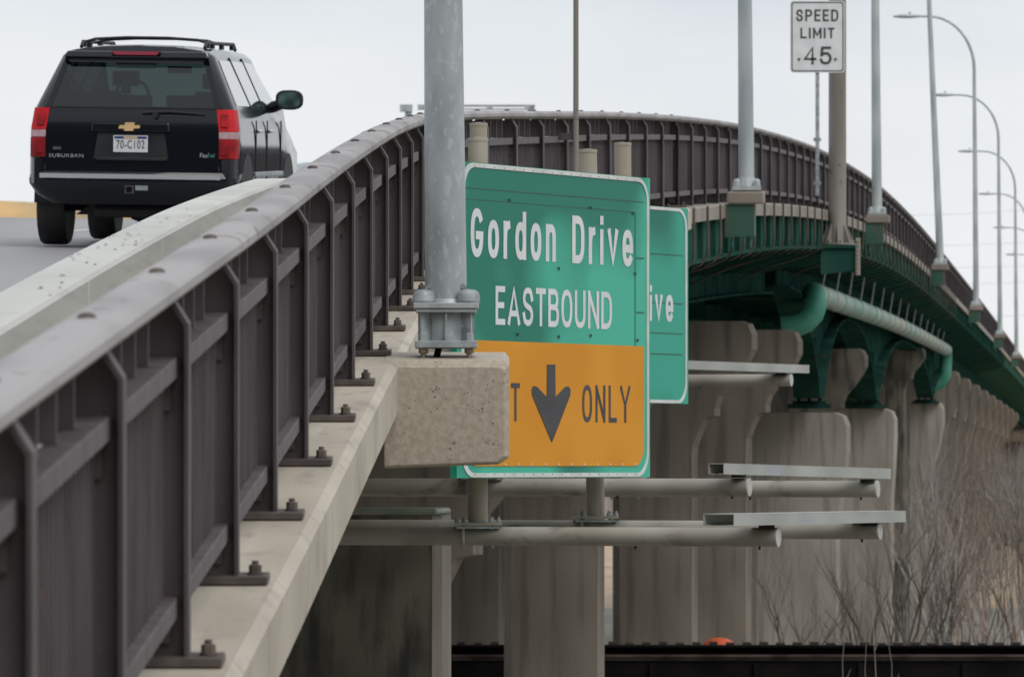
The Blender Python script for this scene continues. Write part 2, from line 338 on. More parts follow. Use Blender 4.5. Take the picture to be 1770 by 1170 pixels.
# longitudinal concrete girder under the near deck
mb = MB()
for o in (-2.0, -4.6, -7.2, -9.8): sweep(mb, rect(o - .25, o + .25, -1.9, -.7), frange(34, SPLIT, 3))
mb.build('deck_girder', M['pierdark'], BR)
# lamp pedestal: block cantilevered from the slab edge
d0, d1 = 32.5, 33.25; s = slopeZ(33)
xl, xr = -.60, -.0135; zt = (HY - 622) * d0 / F; zb = (HY - 806) * d0 / F
def blk(x, d, z): return Vector((x, d, z + s * (d - d0)))
rings = []
for d, c in ((d0, .014), (d0 + .022, 0), (d1 - .02, 0), (d1, .02)):
    rings.append([blk(xl, d, zb - .02), blk(xr - .05, d, zb + c + .005), blk(xr - c, d, zb + .05), blk(xr - c, d, zt - .028), blk(xr - .02 - c, d, zt - c), blk(xl, d, zt - c)])
rings[0] = [blk(xl, d0, zb), blk(xr - .055, d0, zb + .02), blk(xr - .022, d0, zb + .05), blk(xr - .022, d0, zt - .045), blk(xr - .035, d0, zt - .036), blk(xl, d0, zt - .036)]
rings[1] = [blk(xl, d0 + .03, zb - .012), blk(xr - .05, d0 + .03, zb + .008), blk(xr, d0 + .03, zb + .04), blk(xr, d0 + .03, zt - .03), blk(xr - .025, d0 + .03, zt), blk(xl, d0 + .03, zt)]
mb = MB(); mb.loft(rings); lpd = mb.build('lamp_pedestal', M['concblock'], BR, bevel=.006)

# steel spans
END = 560
ds_f = frange(SPLIT, 130, 1.5) + frange(131, 230, 2) + frange(232, END, 5)
mb = MB(); sweep(mb, [(-.3, -.17), (-.3, 0), (.11, 0), (.13, -.02), (.13, -.17)], ds_f); mb.build('edge_beam', M['deckc'], BR)
mb = MB(); sweep(mb, rect(-14, -1.25, -.80, -.47), ds_f); sweep(mb, rect(-.99, -.302, -.465, -.04), ds_f); mb.build('deck_slab', M['conc'], BR)
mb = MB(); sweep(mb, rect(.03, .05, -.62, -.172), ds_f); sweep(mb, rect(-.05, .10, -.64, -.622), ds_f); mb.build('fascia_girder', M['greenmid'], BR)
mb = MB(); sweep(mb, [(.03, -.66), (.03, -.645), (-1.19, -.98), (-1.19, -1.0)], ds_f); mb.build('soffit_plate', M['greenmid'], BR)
for o_ in (-1.2, -4.3, -7.4, -10.5):
    mb = MB(); dd = frange(SPLIT, 119, 2)
    sweep(mb, rect(o_ - .01, o_ + .01, -1.33, -.41), dd); sweep(mb, rect(o_ - .17, o_ + .17, -1.37, -1.332), dd)
    dd2 = frange(228, END, 5)
    mb2 = MB(); sweep(mb2, rect(o_ - .02, o_ + .02, -1.75, -.41), dd2); sweep(mb2, rect(o_ - .2, o_ + .2, -1.80, -1.752), dd2)
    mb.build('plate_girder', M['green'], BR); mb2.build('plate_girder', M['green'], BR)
# haunched girders over the tall piers (arched soffit between bearings)
BEAR = [132, 163.5, 214]
def hb_z(d):                              # bottom of the haunched girder
    zb_ = lambda q: {132: 1.28, 163.5: 1.53, 214: 2.06}[q]
    def arch(a, b, za, zc, pk):
        w = 1.1; m = (a + b) / 2; u = max(0.0, 1 - ((abs(d - m)) / (b - m - w)) ** 2.4) if abs(d - m) < (b - m - w) else 0
        base = za + (zc - za) * (d - a) / (b - a); return base + (pk - base) * (u ** .8)
    if d < 132: return 1.28 + (3.05 - 1.28) * min(1, max(0, (130.9 - d) / 8)) ** .6
    if d < 163.5: return arch(132, 163.5, 1.28, 1.53, 3.05)
    if d < 214: return arch(163.5, 214, 1.53, 2.06, 3.28)
    return 2.06 + (3.1 - 2.06) * min(1, max(0, (d - 215) / 12)) ** .6
dh = frange(119, 230, .75)
for o_ in (-1.0, -4.2, -7.4, -10.6):
    mb = MB()
    mb.loft([[Vector((L(d, o_ - .02, 0).x, L(d, o_, 0).y, hb_z(d))), Vector((L(d, o_ + .02, 0).x, L(d, o_, 0).y, hb_z(d))), L(d, o_ + .02, -.41), L(d, o_ - .02, -.41)] for d in dh])
    mb.build('haunched_girder', M['green'], BR)
    mb = MB()
    mb.loft([[Vector((L(d, o_ - w, 0).x, L(d, o_, 0).y, hb_z(d) + e)) for w, e in ((.25, -.05), (-.25, -.05), (-.25, -.002), (.25, -.002))] for d in dh])
    mb.build('girder_flange', M['green'], BR)
    for bd in BEAR:
        b = MB(); c = L(bd, o_, 0); z0 = hb_z(bd)
        b.box((c.x, c.y, z0 - .13), (.62, .5, .06)); b.box((c.x, c.y, z0 - .2), (.8, .7, .08))
        for k in (-.2, 0, .2): b.box((c.x + k, c.y, z0 - .075), (.05, .4, .05))
        for k in (-.5, 0, .5): b.box((c.x, c.y + k, z0 + .55), (.24, .03, 1.1))
        b.build('bearing', M['green'], BR)
# cross bracing plates behind the outer girder
for d in frange(134, 226, 6.2):
    mb = MB()
    a = L(d, -1.05, -.42); b_ = L(d, -10.6, -.42)
    mb.hull8([Vector((b_.x, b_.y, b_.z - .9)), Vector((a.x, a.y, a.z - .9)), Vector((a.x, a.y + .05, a.z - .9)), Vector((b_.x, b_.y + .05, b_.z - .9)),
              Vector((b_.x, b_.y, b_.z)), Vector((a.x, a.y, a.z)), Vector((a.x, a.y + .05, a.z)), Vector((b_.x, b_.y + .05, b_.z))])
    mb.build('cross_frame', M['green'], BR)
# outrigger brackets and stiffeners, one per post
for i, d in enumerate([q for q in far_posts if q < 300]):
    b = MB()
    b.loft([[L(d - .02, o, h) for o, h in [(.11, -.60), (.11, -.175), (.055, -.175), (.055, -.60)]], [L(d + .02, o, h) for o, h in [(.11, -.60), (.11, -.175), (.055, -.175), (.055, -.60)]]])
    b.loft([[L(q, o, h) for o, h in [(.03, -.67), (-1.15, -1.01), (-1.15, -1.03), (0, -.70)]] for q in (d - .06, d + .06)])
    b.build('outrigger_bracket', M['green'], BR)
for i, d in enumerate([q for q in far_posts if q < 205]):
    b = MB(); r = .015
    pts = [L(d - .02, .165, .0), L(d - .02, .165, -.3), L(d - .02, .165, -.50), L(d, .15, -.585), L(d, .09, -.66), L(d, -.02, -.715)]
    if i % 5 == 3: pts = pts[:-1] + [L(d, -.1, -.75), L(d, -.6, -.90), L(d, -1.15, -1.13)]
    b.tube(pts, r, 6); b.build('hanger_rod', M['rustrod'], BR)
lamp_d = [32.9] + [36.5 + 47.0 * k for k in range(1, 12)]
for d in lamp_d[1:]:
    off = .42
    b = MB(); b.loft([[L(q, o, h) for o, h in [(.14, .0), (.14, .15), (.58, .15), (.58, .0)]] for q in (d - .24, d + .24)])
    b.build('lamp_pedestal', M['deckc'], BR, bevel=.02)
    b = MB(); b.loft([[L(q, o, h) for o, h in [(.115, -.40), (.115, -.003), (.47, -.003), (.47, -.38)]] for q in (d - .2, d + .2)])
    for k in (.2, .42): b.lathe(L(d - .15, k, -.52), [(.0, 0), (.02, 0), (.02, .09), (0, .09)], 8)
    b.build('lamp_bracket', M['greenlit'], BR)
# bracket for the brown sign pole
SD = 112.4
b = MB()
for q in (-.34, 0, .34):
    b.loft([[L(SD + q + e, o, h) for o, h in [(.06, -1.05), (.06, -.62), (.62, -.62), (.62, -.98)]] for e in (-.015, .015)])
b.loft([[L(SD + e, o, h) for o, h in [(.06, -.62), (.06, -.58), (.70, -.58), (.70, -.62)]] for e in (-.4, .4)])
b.loft([[L(SD + e, o, h) for o, h in [(.08, -1.02), (.08, -.99), (.62, -.97), (.62, -1.0)]] for e in (-.34, .34)])
b.build('sign_pole_bracket', M['greenmid'], BR)
b = MB(); b.loft([[L(SD + e, o, h) for o, h in [(.625, -1.06), (.625, -.46), (.70, -.46), (.70, -1.06)]] for e in (-.42, -.40)])
for k in range(8): b.lathe(L(SD - .43, .66, -1.0 + .07 * k), [(0, -.012), (.018, -.012), (.018, .012), (0, .012)], 6, 'Y')
b.build('bolted_splice_plate', M['tanpost'], BR)

# road on the deck, with superelevation, and paint
def rh(o): return -.335 + .018 * (-o - 1.26)
ds_r = frange(6, 75, 1) + frange(76, 230, 3) + frange(235, 880, 10)
mb = MB(); prof = [(-13.5, rh(-13.5)), (-1.26, rh(-1.26))]
mb.loft([[L(d, -13.5, rh(-13.5)), L(d, -1.30, rh(-1.3)), L(d, -1.30, rh(-1.3) - .1), L(d, -13.5, rh(-13.5) - .1)] for d in ds_r])
mb.build('road', M['asphalt'], kind='structure')
mb = MB()
def stripe(mb, o, w, a, b):
    dsx = frange(a, b, 1.5)
    mb.loft([[L(d, o - w / 2, rh(o - w / 2) + .004), L(d, o + w / 2, rh(o + w / 2) + .004)] for d in dsx], close=False)
stripe(mb, -2.6, .12, 12, 200); stripe(mb, -11.2, .12, 12, 200)
for k in range(14): stripe(mb, -6.7, .12, 26.5 + 12.2 * k, 29.5 + 12.2 * k)
mb.build('lane_markings', M['line'], kind='structure')

# concrete barrier between road and walkway, cast in lengths
BA = thing('concrete_barrier', (railX(30) - 1.1, 30, Z(30)), 'pale concrete traffic barrier with dark pock marks between the road and the walkway', 'barrier')
a = 8.95
M['barrier_side'] = M['barrier']
while a < 44:
    b_ = a + 4.8
    ds = [a + .012, a + .04] + frange(a + .5, b_ - .5, .9) + [b_ - .04, b_ - .012]
    rr = []
    for i, d in enumerate(ds):
        e = .014 if i in (0, len(ds) - 1) else 0
        rr.append([L(d, o, h) for o, h in [(-1.62, -.335), (-1.62 , -.25), (-1.42, .0), (-1.262 + e, .55), (-1.25 + e, .568 - e), (-1.015 - e, .572 - e), (-1.0 - e, .556 - e), (-1.0, .0), (-1.0, -.3)]])
    mb = MB(); mb.loft(rr); mb.build('barrier_length', M['barrier'], BA)
    a = b_
mb = MB(); sweep(mb, [(-1.62, -.335), (-1.45, .05), (-1.40, .08), (-1.05, .08), (-1.0, .05), (-1.0, -.3)], frange(a + .01, 420, 3))
o = mb.build('low_kerb', M['barrier'], BA)

mb = MB(); rnd = random.Random(5)
for k in range(44):
    d = rnd.choice([rnd.uniform(26, 46), rnd.uniform(27, 36)]); o_ = rnd.uniform(-1.24, -1.03); h_ = .5735 - .003 * (o_ + 1.25); a_ = rnd.uniform(.003, .012); w_ = rnd.uniform(.004, .012) * (1 + d / 60)
    sk = rnd.uniform(-.02, .02); dl = rnd.uniform(.015, .06)
    q_ = [L(d, o_ - a_, h_ + .003), L(d - dl, o_ - a_ * .2, h_ + .003), L(d - dl * .6, o_ + a_, h_ + .003), L(d + dl, o_ + a_ * .4, h_ + .003), L(d + dl * .7, o_ - a_ * .6, h_ + .003)]
    mb.add(q_, [(0, 1, 2, 3, 4)])
M['spall'] = mat('dark_spall', (.06, .05, .045, 1), (.13, .10, .085, 1), 20, .9)
mb.build('spall_marks', M['spall'], BA, kind='stuff')
# ------------------------------------------------------------------ railing
def make_railing(name, pl, label, near):
    d_a, d_b = pl[0], pl[-1]
    T = thing(name, L(d_a, -.07, 0), label, 'railing')
    dd = sorted(set(frange(d_a, d_b, .8 if near else 2.6)))
    def sec(rx, rh_, cx_, ch, n=14): return [(cx_ + rx * math.copysign(abs(math.cos(t)) ** .75, math.cos(t)), ch + rh_ * math.copysign(abs(math.sin(t)) ** .75, math.sin(t))) for t in [2 * math.pi * (k + .5) / n for k in range(n)]]
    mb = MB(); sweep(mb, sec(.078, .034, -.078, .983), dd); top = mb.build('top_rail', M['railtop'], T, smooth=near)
    mb = MB(); sweep(mb, rect(-.105, -.030, .745, .80), dd); mb.build('middle_rail', M['rail'], T, bevel=.004 if near else 0)
    mb = MB(); sweep(mb, rect(-.105, -.030, .125, .18), dd); mb.build('bottom_rail', M['rail'], T, bevel=.004 if near else 0)
    if near:
        for q in (pl[5] + .2, pl[8] + .35, pl[11] + .3, pl[14] + .2):
            mb = MB(); sweep(mb, sec(.0805, .0365, -.078, .983), [q, q + .05]); mb.build('rail_sleeve', M['railtop'], top)
    # posts
    base_post = None
    def post_mesh(mb, d, far=False):
        fw = .05
        web = [(-.148, .006), (-.148, .935), (-.05, .95), (-.013, .885), (-.013, .006)]
        mb.loft([[L(d - .005, o, h) for o, h in web], [L(d + .005, o, h) for o, h in web]])
        fl = [(0, .006), (0, .885), (-.045, .955), (-.058, .948), (-.0125, .88), (-.0125, .006)]
        mb.loft([[L(d - fw, o, h) for o, h in fl], [L(d + fw, o, h) for o, h in fl]])
        fi = rect(-.16, -.149, .006, .94)
        mb.loft([[L(d - fw, o, h) for o, h in fi], [L(d + fw, o, h) for o, h in fi]])
    stuff = MB(); spick = MB(); ns = 0
    for i, d in enumerate(pl):
        if near or i < 92:
            mb = MB(); post_mesh(mb, d); po = mb.build('post', M['rail'], T, bevel=.002 if near and d < 60 else 0)
            if near:
                b = MB(); b.loft([[L(q, o, h) for o, h in rect(-.235, .088, .004, .028)] for q in (d - .085, d + .085)])
                b.build('base_plate', M['plate'], po, bevel=.003)
                for q in (.048, -.205):
                    b = MB(); c = L(d, q, .028)
                    b.lathe(c, [(0, 0), (.024, 0), (.024, .006), (.020, .006)], 12); b.lathe(c, [(0, .005), (.019, .005), (.019, .026), (.016, .029), (.0, .03)], 6)
                    b.lathe(c, [(0, .028), (.010, .028), (.010, .04), (0, .041)], 8)
                    b.build('anchor_bolt', M['rust_bolt'], po)
                b = MB(); c = L(d, -.085, 1.014)
                b.lathe(c, [(0, -.004), (.023, -.004), (.021, .007), (.014, .013), (0, .015)], 14); b.build('rail_bolt', M['plate'], top, smooth=True)
                for hh in (.66, .06):
                    b = MB(); b.loft([[L(d + e, o, h) for o, h in rect(-.11, -.05, hh, hh + .08)] for e in (-.018, -.0055)])
                    b.build('rail_clip', M['rail'], po)
        else: post_mesh(stuff, d)
        if i + 1 < len(pl) and (near or d < 330):
            e = pl[i + 1]; mb = MB() if (near or i < 92) else spick
            n = 19; st = (e - d) / (n + 1)
            for k in range(1, n + 1):
                q = d + st * k
                if d > 220 and k % 2: continue
                mb.loft([[L(q + s_, o, h) for s_, o in ((-.012, -.095), (.012, -.095), (.012, -.062), (-.012, -.062))] for h in (.181, .744)])
            for k in range(1, 5):
                q = d + (e - d) * k / 5
                mb.loft([[L(q + s_, o, h) for s_, o in ((-.014, -.15), (.014, -.15), (.014, -.075), (-.014, -.075))] for h in (.801, .955)])
            if near or i < 92: mb.build('baluster_panel', M['rail'], T)
    if stuff.v: stuff.build('distant_posts', M['rail'], T, kind='stuff')
    if spick.v: spick.build('distant_balusters', M['rail'], T, kind='stuff')
    return T
make_railing('bridge_railing', near_posts, 'brown steel railing bolted to the near concrete edge, with bolt heads along its top rail', True)
make_railing('bridge_railing', far_posts, 'brown steel railing along the far green steel spans, curving down out of sight', False)

# ------------------------------------------------------------------ lamp posts
def lamp_post(d, base, label, lean=(0, 0), pedestal=False, detail=False, rb=.10):
    T = thing('street_lamp', base, label, 'street lamp', 'lamp posts standing along the outer edge of the bridge')
    b0 = Vector(base); m = M['galv'] if detail else M['lampgrey']
    s = slopeX(d); n = Vector((-1, s, 0)).normalized()
    if detail:
        mb = MB()
        for q in (-1, 1):
            for w in (-1, 1):
                c = b0 + Vector((q * .108, w * .108, 0))
                nb = MB(); nb.lathe(c, [(0, -.01), (.012, -.01), (.012, .015), (.022, .015), (.022, .036), (0.02, .037), (.0, .038)], 6); nb.build('levelling_nut', M['nut'], T)
                nb = MB(); nb.lathe(c, [(0, .07), (.021, .07), (.021, .105), (.016, .108), (0, .108)], 6); nb.build('anchor_nut', M['galvdark'], T)
        mb.box(b0 + Vector((0, 0, .054)), (.294, .294, .033)); mb.build('base_plate', M['galvdark'], T, bevel=.004)
        mb = MB()
        r1 = [b0 + Vector((a * .134, c * .134, .071)) for a, c in ((-1, -1), (1, -1), (1, 1), (-1, 1))]
        r2 = [b0 + Vector((a * .128, c * .128, .205)) for a, c in ((-1, -1), (1, -1), (1, 1), (-1, 1))]
        ra = [b0 + Vector((a * .134, c * .134, 0)) for a, c in ((-1, -1), (1, -1), (1, 1), (-1, 1))]
        # corner posts, recessed panels and middle ribs of the transformer base
        mb.lathe(b0, [(0, .071), (.112, .071), (.112, .205), (0, .205)], 20)
        for k in range(8):
            an = k * math.pi / 4; rr_ = .128 if k % 2 == 0 else .165
            dirv = Vector((math.cos(an), math.sin(an), 0)); Mx = Matrix.Rotation(an, 3, 'Z')
            mb.box(b0 + dirv * (rr_ / 2 + .02) + Vector((0, 0, .138)), (rr_ - .03, .010, .132), Mx)
        mb.build('transformer_base', M['galvdark'], T)
        mb = MB(); mb.box(b0 + Vector((0, 0, .213)), (.286, .286, .017)); mb.box(b0 + Vector((0, 0, .236)), (.306, .306, .026)); mb.build('flange_plate', M['galv'], T, bevel=.003)
        for q in (-1, 1):
            for w in (-1, 1):
                c = b0 + Vector((q * .104, w * .10, .25))
                cv = MB(); cv.lathe(c, [(0, 0), (.054, 0), (.056, .008), (.054, .012), (.053, .038), (.046, .052), (.03, .061), (0, .064)], 18)
                cv.build('bolt_cover', M['galvdark'], T, smooth=True)
                tb = MB(); cc = c + Vector((-q * .030, -w * .035, .0)); tb.lathe(cc + Vector((0, -.004, .065)), [(0, 0), (.025, 0), (.025, .008), (0, .008)], 16, 'Y'); tb.box(cc + Vector((0, 0, .035)), (.05, .008, .06))
                tb.lathe(cc + Vector((0, -.007, .072)), [(0, 0), (.006, 0), (.006, .003), (0, .003)], 8, 'Y')
                tb.build('cover_tab', M['galvdark'], T)
        cb = MB(); cb.tube([b0 + Vector((-.05, 0, -.02)), b0 + Vector((-.035, -.02, .04)), b0 + Vector((-.02, 0, .1))], .016, 8); cb.build('cable_conduit', M['black'], T)
        z0 = .249
        cl = MB(); cl.lathe(b0, [(0, z0), (.118, z0), (.106, z0 + .02), (0, z0 + .02)], 28); cl.build('pole_collar', M['galv'], T, smooth=True)
    else:
        mb = MB(); mb.box(b0 + Vector((0, 0, .03)), (.34, .34, .05))
        for q in (-1, 1):
            for w in (-1, 1): mb.lathe(b0 + Vector((q * .12, w * .12, .055)), [(0, 0), (.045, 0), (.042, .06), (.02, .09), (0, .09)], 8)
        mb.lathe(b0, [(.13, .05), (.105, .16), (0, .16)], 12); mb.build('base_plate', m, T)
        z0 = .05
    H = 9.35; rc = 1.7; la = 1.45
    def pt(q, z): v = b0 + n * q + Vector((0, 0, z)); v.x += lean[0] * z; v.y += lean[1] * z; return v
    zs = [z0 + (H - rc - z0) * k / 8 for k in range(9)]
    pts = [pt(0, z) for z in zs]; rs = [rb - (rb - .055) * k / 8 for k in range(9)]
    mb = MB(); mb.tube(pts, rs, 28 if detail else 12); mb.build('pole', m, T, smooth=True)
    pts = [pt(la * (1 - math.cos(t)), H - rc + rc * math.sin(t)) for t in [math.pi / 2 * k / 10 for k in range(11)]] + [pt(la + .35, H + .01)]
    mb = MB(); mb.tube(pts, [.055 - .02 * k / 11 for k in range(12)], 10); mb.build('arm', m, T, smooth=True)
    # luminaire: flat cobra head
    rings = []
    for q, w, h in ((la + .25, .03, .03), (la + .4, .07, .05), (la + .62, .13, .07), (la + .9, .15, .06), (la + 1.15, .09, .035)):
        c = pt(q, H + .01); y = Vector((n.y, -n.x, 0))
        rings.append([c + y * w * math.cos(t) + Vector((0, 0, h * math.sin(t))) for t in [2 * math.pi * k / 10 for k in range(10)]])
    mb = MB(); mb.loft(rings); mb.build('lamp_head', m, T, smooth=True)
    mb = MB(); mb.lathe(pt(la + .62, H + .06), [(0, 0), (.035, 0), (.035, .09), (0, .1)], 8); mb.build('photocell', m, T)
lamp_labels = ['thick mottled galvanized lamp post on the concrete block beside the near railing',
  'lamp post standing left of the speed limit sign, on the first green bracket',
  'lamp post just right of the thick brown pole, its arm above the picture',
  'leaning lamp post, tilted to the left, between two upright ones',
  'lamp post whose whole curved arm reaches highest at top right',
  'lamp post with the second highest curved arm at right',
  'lamp post with the third highest curved arm, near the right edge',
  'far lamp at the right edge, fourth highest arm, its pole outside the picture',
  'far lamp with the fifth highest arm, only a stub at the right edge',
  'far lamp with the lowest arm tip at the right edge']
lx = [(770, 604.5), (1291, 340), (1514, 382), (1626, 470), (1687, 543), (1729, 584), (1757, 614)]
for k in range(10):
    d = lamp_d[k]
    if k == 0: base = P(771.5, 618, 32.78); base.z = zt + s * (32.78 - d0) + .003
    elif k < 7:
        base = L(d, .36, .153); px = P(lx[k][0], 0, base.y); base.x = (px.x + base.x) / 2
        base.x = min(max(base.x, L(d, .30, 0).x), L(d, .52, 0).x)
    else: base = L(d, .36, .153)
    lamp_post(d, base, lamp_labels[k], lean=(-.0085 if k == 0 else (-.043 if k == 3 else -.008), 0), detail=(k == 0))

# ------------------------------------------------------------------ text
def text_mesh(txt, bold=.0):
    cu = bpy.data.curves.new('txt', 'FONT'); cu.body = txt; cu.size = 1; cu.offset = bold; cu.resolution_u = 6; cu.space_character = 1.12
    o = bpy.data.objects.new('txt', cu); C.objects.link(o); bpy.context.view_layer.update()
    me = bpy.data.meshes.new_from_object(o.evaluated_get(bpy.context.evaluated_depsgraph_get()))
    vs = [v.co.copy() for v in me.vertices]; fs = [tuple(p.vertices) for p in me.polygons]
    bpy.data.objects.remove(o); bpy.data.curves.remove(cu); bpy.data.meshes.remove(me)
    return vs, fs
def put_text(txt, name, m, parent, fn, u0, u1, v0, v1, bold=.02, lift=.004, capv=None):
    """fit the text's outline box to u0..u1, v0..v1; fn(u,v,lift)->point. capv: scale so that a capital reaches v1 and the baseline is v0"""
    vs, fs = text_mesh(txt, bold)
    xs = [v.x for v in vs]; a, b = min(xs), max(xs)
    if capv: cv, _ = text_mesh('E', bold); lo = min(v.y for v in cv); hi = max(v.y for v in cv)
    else: lo = min(v.y for v in vs); hi = max(v.y for v in vs)
    mb = MB(); mb.add([fn(u0 + (v.x - a) / (b - a) * (u1 - u0), v0 + (v.y - lo) / (hi - lo) * (v1 - v0), lift) for v in vs], fs)
    o = mb.build(name, m, parent)
    return o
XH = .74
def ell(cx, cy, rx, ry, a0, a1, n=22, p=.82):
    out_ = []
    for k in range(n + 1):
        t = R(a0 + (a1 - a0) * k / n); c, s_ = math.cos(t), math.sin(t)
        out_.append((cx + rx * math.copysign(abs(c) ** p, c), cy + ry * math.copysign(abs(s_) ** p, s_)))
    return out_
def smooth_path(pts, n=5):
    out_ = []
    for i in range(len(pts) - 1):
        p0 = pts[max(0, i - 1)]; p1 = pts[i]; p2 = pts[i + 1]; p3 = pts[min(len(pts) - 1, i + 2)]
        for k in range(n):
            t = k / n
            out_.append(tuple(.5 * (2 * p1[j] + (p2[j] - p0[j]) * t + (2*p0[j] - 5*p1[j] + 4*p2[j] - p3[j]) * t*t + (3*p1[j] - p0[j] - 3*p2[j] + p3[j]) * t**3) for j in (0, 1)))
    return out_ + [pts[-1]]
GL = {
 'G': (1.0, [ell(.5, .5, .5, .5, 42, 342) + [(1, .44), (.56, .44)]]),
 'o': (.88, [ell(.5, XH / 2, .5, XH / 2, 0, 360)]), 'O': (1.0, [ell(.5, .5, .5, .5, 0, 360)]),
 'd': (.88, [ell(.5, XH / 2, .5, XH / 2, 0, 360), [(1, 0), (1, 1)]]),
 'r': (.58, [[(0, 0), (0, XH)], [(0, XH * .55)] + ell(1.0, XH * .55, 1.0, XH * .45, 165, 95, 8)]),
 'n': (.82, [[(0, 0), (0, XH)], ell(.5, XH - .26, .5, .26, 175, 0, 12) + [(1, 0)]]),
 'i': (.20, [[(.5, 0), (.5, XH - .03)], [(.5, 1.02), (.5, 1.05)]]),
 'v': (.86, [[(0, XH), (.5, 0), (1, XH)]]),
 'e': (.88, [[(.08, XH * .48), (.92, XH * .48)], ell(.5, XH / 2, .5, XH / 2, -3, 316)]),
 'D': (.98, [[(0, 0), (0, 1)], [(0, 1), (.4, 1)] + ell(.4, .6, .6, .4, 88, 0, 8) + ell(.4, .4, .6, .4, 0, -88, 8) + [(.4, 0), (0, 0)]]),
 'E': (.84, [[(1, 1), (0, 1), (0, 0), (1, 0)], [(0, .51), (.85, .51)]]), 'A': (1.08, [[(0, 0), (.5, 1), (1, 0)], [(.2, .27), (.8, .27)]]),
 'S': (.95, [smooth_path([(.97, .75), (.82, .95), (.5, 1), (.17, .94), (.03, .75), (.18, .58), (.5, .5), (.84, .42), (.98, .24), (.84, .06), (.5, 0), (.16, .06), (.01, .25)])]),
 'T': (.88, [[(0, 1), (1, 1)], [(.5, 1), (.5, 0)]]),
 'B': (.95, [[(0, 0), (0, 1)], [(0, 1), (.5, 1)] + ell(.55, .76, .38, .24, 85, -85, 10) + [(0, .52)], [(.5, .52)] + ell(.55, .26, .45, .26, 85, -85, 10) + [(0, 0)]]),
 'U': (.98, [[(0, 1), (0, .4)] + ell(.5, .36, .5, .36, 180, 360, 14) + [(1, 1)]]), 'N': (1.0, [[(0, 0), (0, 1)], [(0, 1), (1, 0)], [(1, 0), (1, 1)]]),
 'X': (1.0, [[(0, 0), (1, 1)], [(0, 1), (1, 0)]]), 'I': (.2, [[(.5, 0), (.5, 1)]]), 'L': (.84, [[(0, 1), (0, 0), (1, 0)]]),
 'Y': (1.05, [[(0, 1), (.5, .46), (1, 1)], [(.5, .5), (.5, 0)]]), 'M': (1.15, [[(0, 0), (0, 1)], [(0, 1), (.5, .25), (1, 1)], [(1, 1), (1, 0)]]),
 'P': (.95, [[(0, 0), (0, 1)], [(0, 1), (.5, 1)] + ell(.52, .73, .48, .27, 85, -85, 10) + [(0, .46)]]),
 '4': (1.0, [[(.74, 0), (.74, 1), (0, .27), (1, .27)]]),
 '5': (.95, [[(.92, 1), (.14, 1), (.07, .53)], smooth_path([(.07, .53), (.35, .63), (.75, .6), (.98, .33), (.8, .06), (.45, 0), (.14, .06), (0, .22)])]),
}
def put_gothic(txt, name, m, parent, fn, u0, u1, v0, v1, st, gap, lift=.0022):
    W_ = u1 - u0; H_ = v1 - v0; k = (W_ - gap * (len(txt) - 1)) / sum(GL[c][0] for c in txt); x = u0
    for ch_ in txt:
        mb = MB(); w = GL[ch_][0] * k; ln = 0
        if ch_ in 'iI': w = max(w, st)
        for path in GL[ch_][1]:
            pts = [Vector((x + st / 2 + px_ * (w - st), v0 + st / 2 + py_ * (H_ - st))) for px_, py_ in path]
            q = [pts[0]]
            for p_ in pts[1:]:
                if (p_ - q[-1]).length > 1e-4: q.append(p_)
            closed = (q[0] - q[-1]).length < 1e-3 and len(q) > 4
            if closed: q = q[:-1]
            else:      # square ends reach the box edge
                a_ = (q[0] - q[1]).normalized(); b_ = (q[-1] - q[-2]).normalized()
                q[0] = q[0] + a_ * st * .48; q[-1] = q[-1] + b_ * st * .48
            n = len(q); Lp = []; Rp = []
            for i in range(n):
                d0_ = (q[i] - q[i - 1]).normalized() if (i > 0 or closed) else (q[1] - q[0]).normalized()
                d1_ = (q[(i + 1) % n] - q[i]).normalized() if (i < n - 1 or closed) else d0_
                n0_ = Vector((-d0_.y, d0_.x)); n1_ = Vector((-d1_.y, d1_.x)); mm_ = (n0_ + n1_)
                mm_ = mm_.normalized() if mm_.length > .01 else n0_
                sc_ = 1 / max(.70, mm_.dot(n0_)); Lp.append(q[i] + mm_ * st / 2 * sc_); Rp.append(q[i] - mm_ * st / 2 * sc_)
            lf = lift + ln * .0005; ln += 1
            vs_ = [fn(p_.x, p_.y, lf) for p_ in Lp] + [fn(p_.x, p_.y, lf) for p_ in Rp]
            mb.add(vs_, [(i, (i + 1) % n, n + (i + 1) % n, n + i) for i in range(n if closed else n - 1)])
        mb.build(name, m, parent); x += w + gap
def rrect(u0, u1, v0, v1, r, corners=(1, 1, 1, 1), n=8):
    pts = []
    for (cu, cv, a0), on in zip(((u1 - r, v0 + r, -90), (u1 - r, v1 - r, 0), (u0 + r, v1 - r, 90), (u0 + r, v0 + r, 180)), corners):
        if on:
            for k in range(n + 1): t = R(a0 + 90 * k / n); pts.append((cu + r * math.cos(t), cv + r * math.sin(t)))
        else:
            e = r; t = R(a0 + 45); pts += [(cu + e * (1 if math.cos(t) > 0 else -1), cv + e * (1 if math.sin(t) > 0 else -1))] * (n + 1)
    return pts
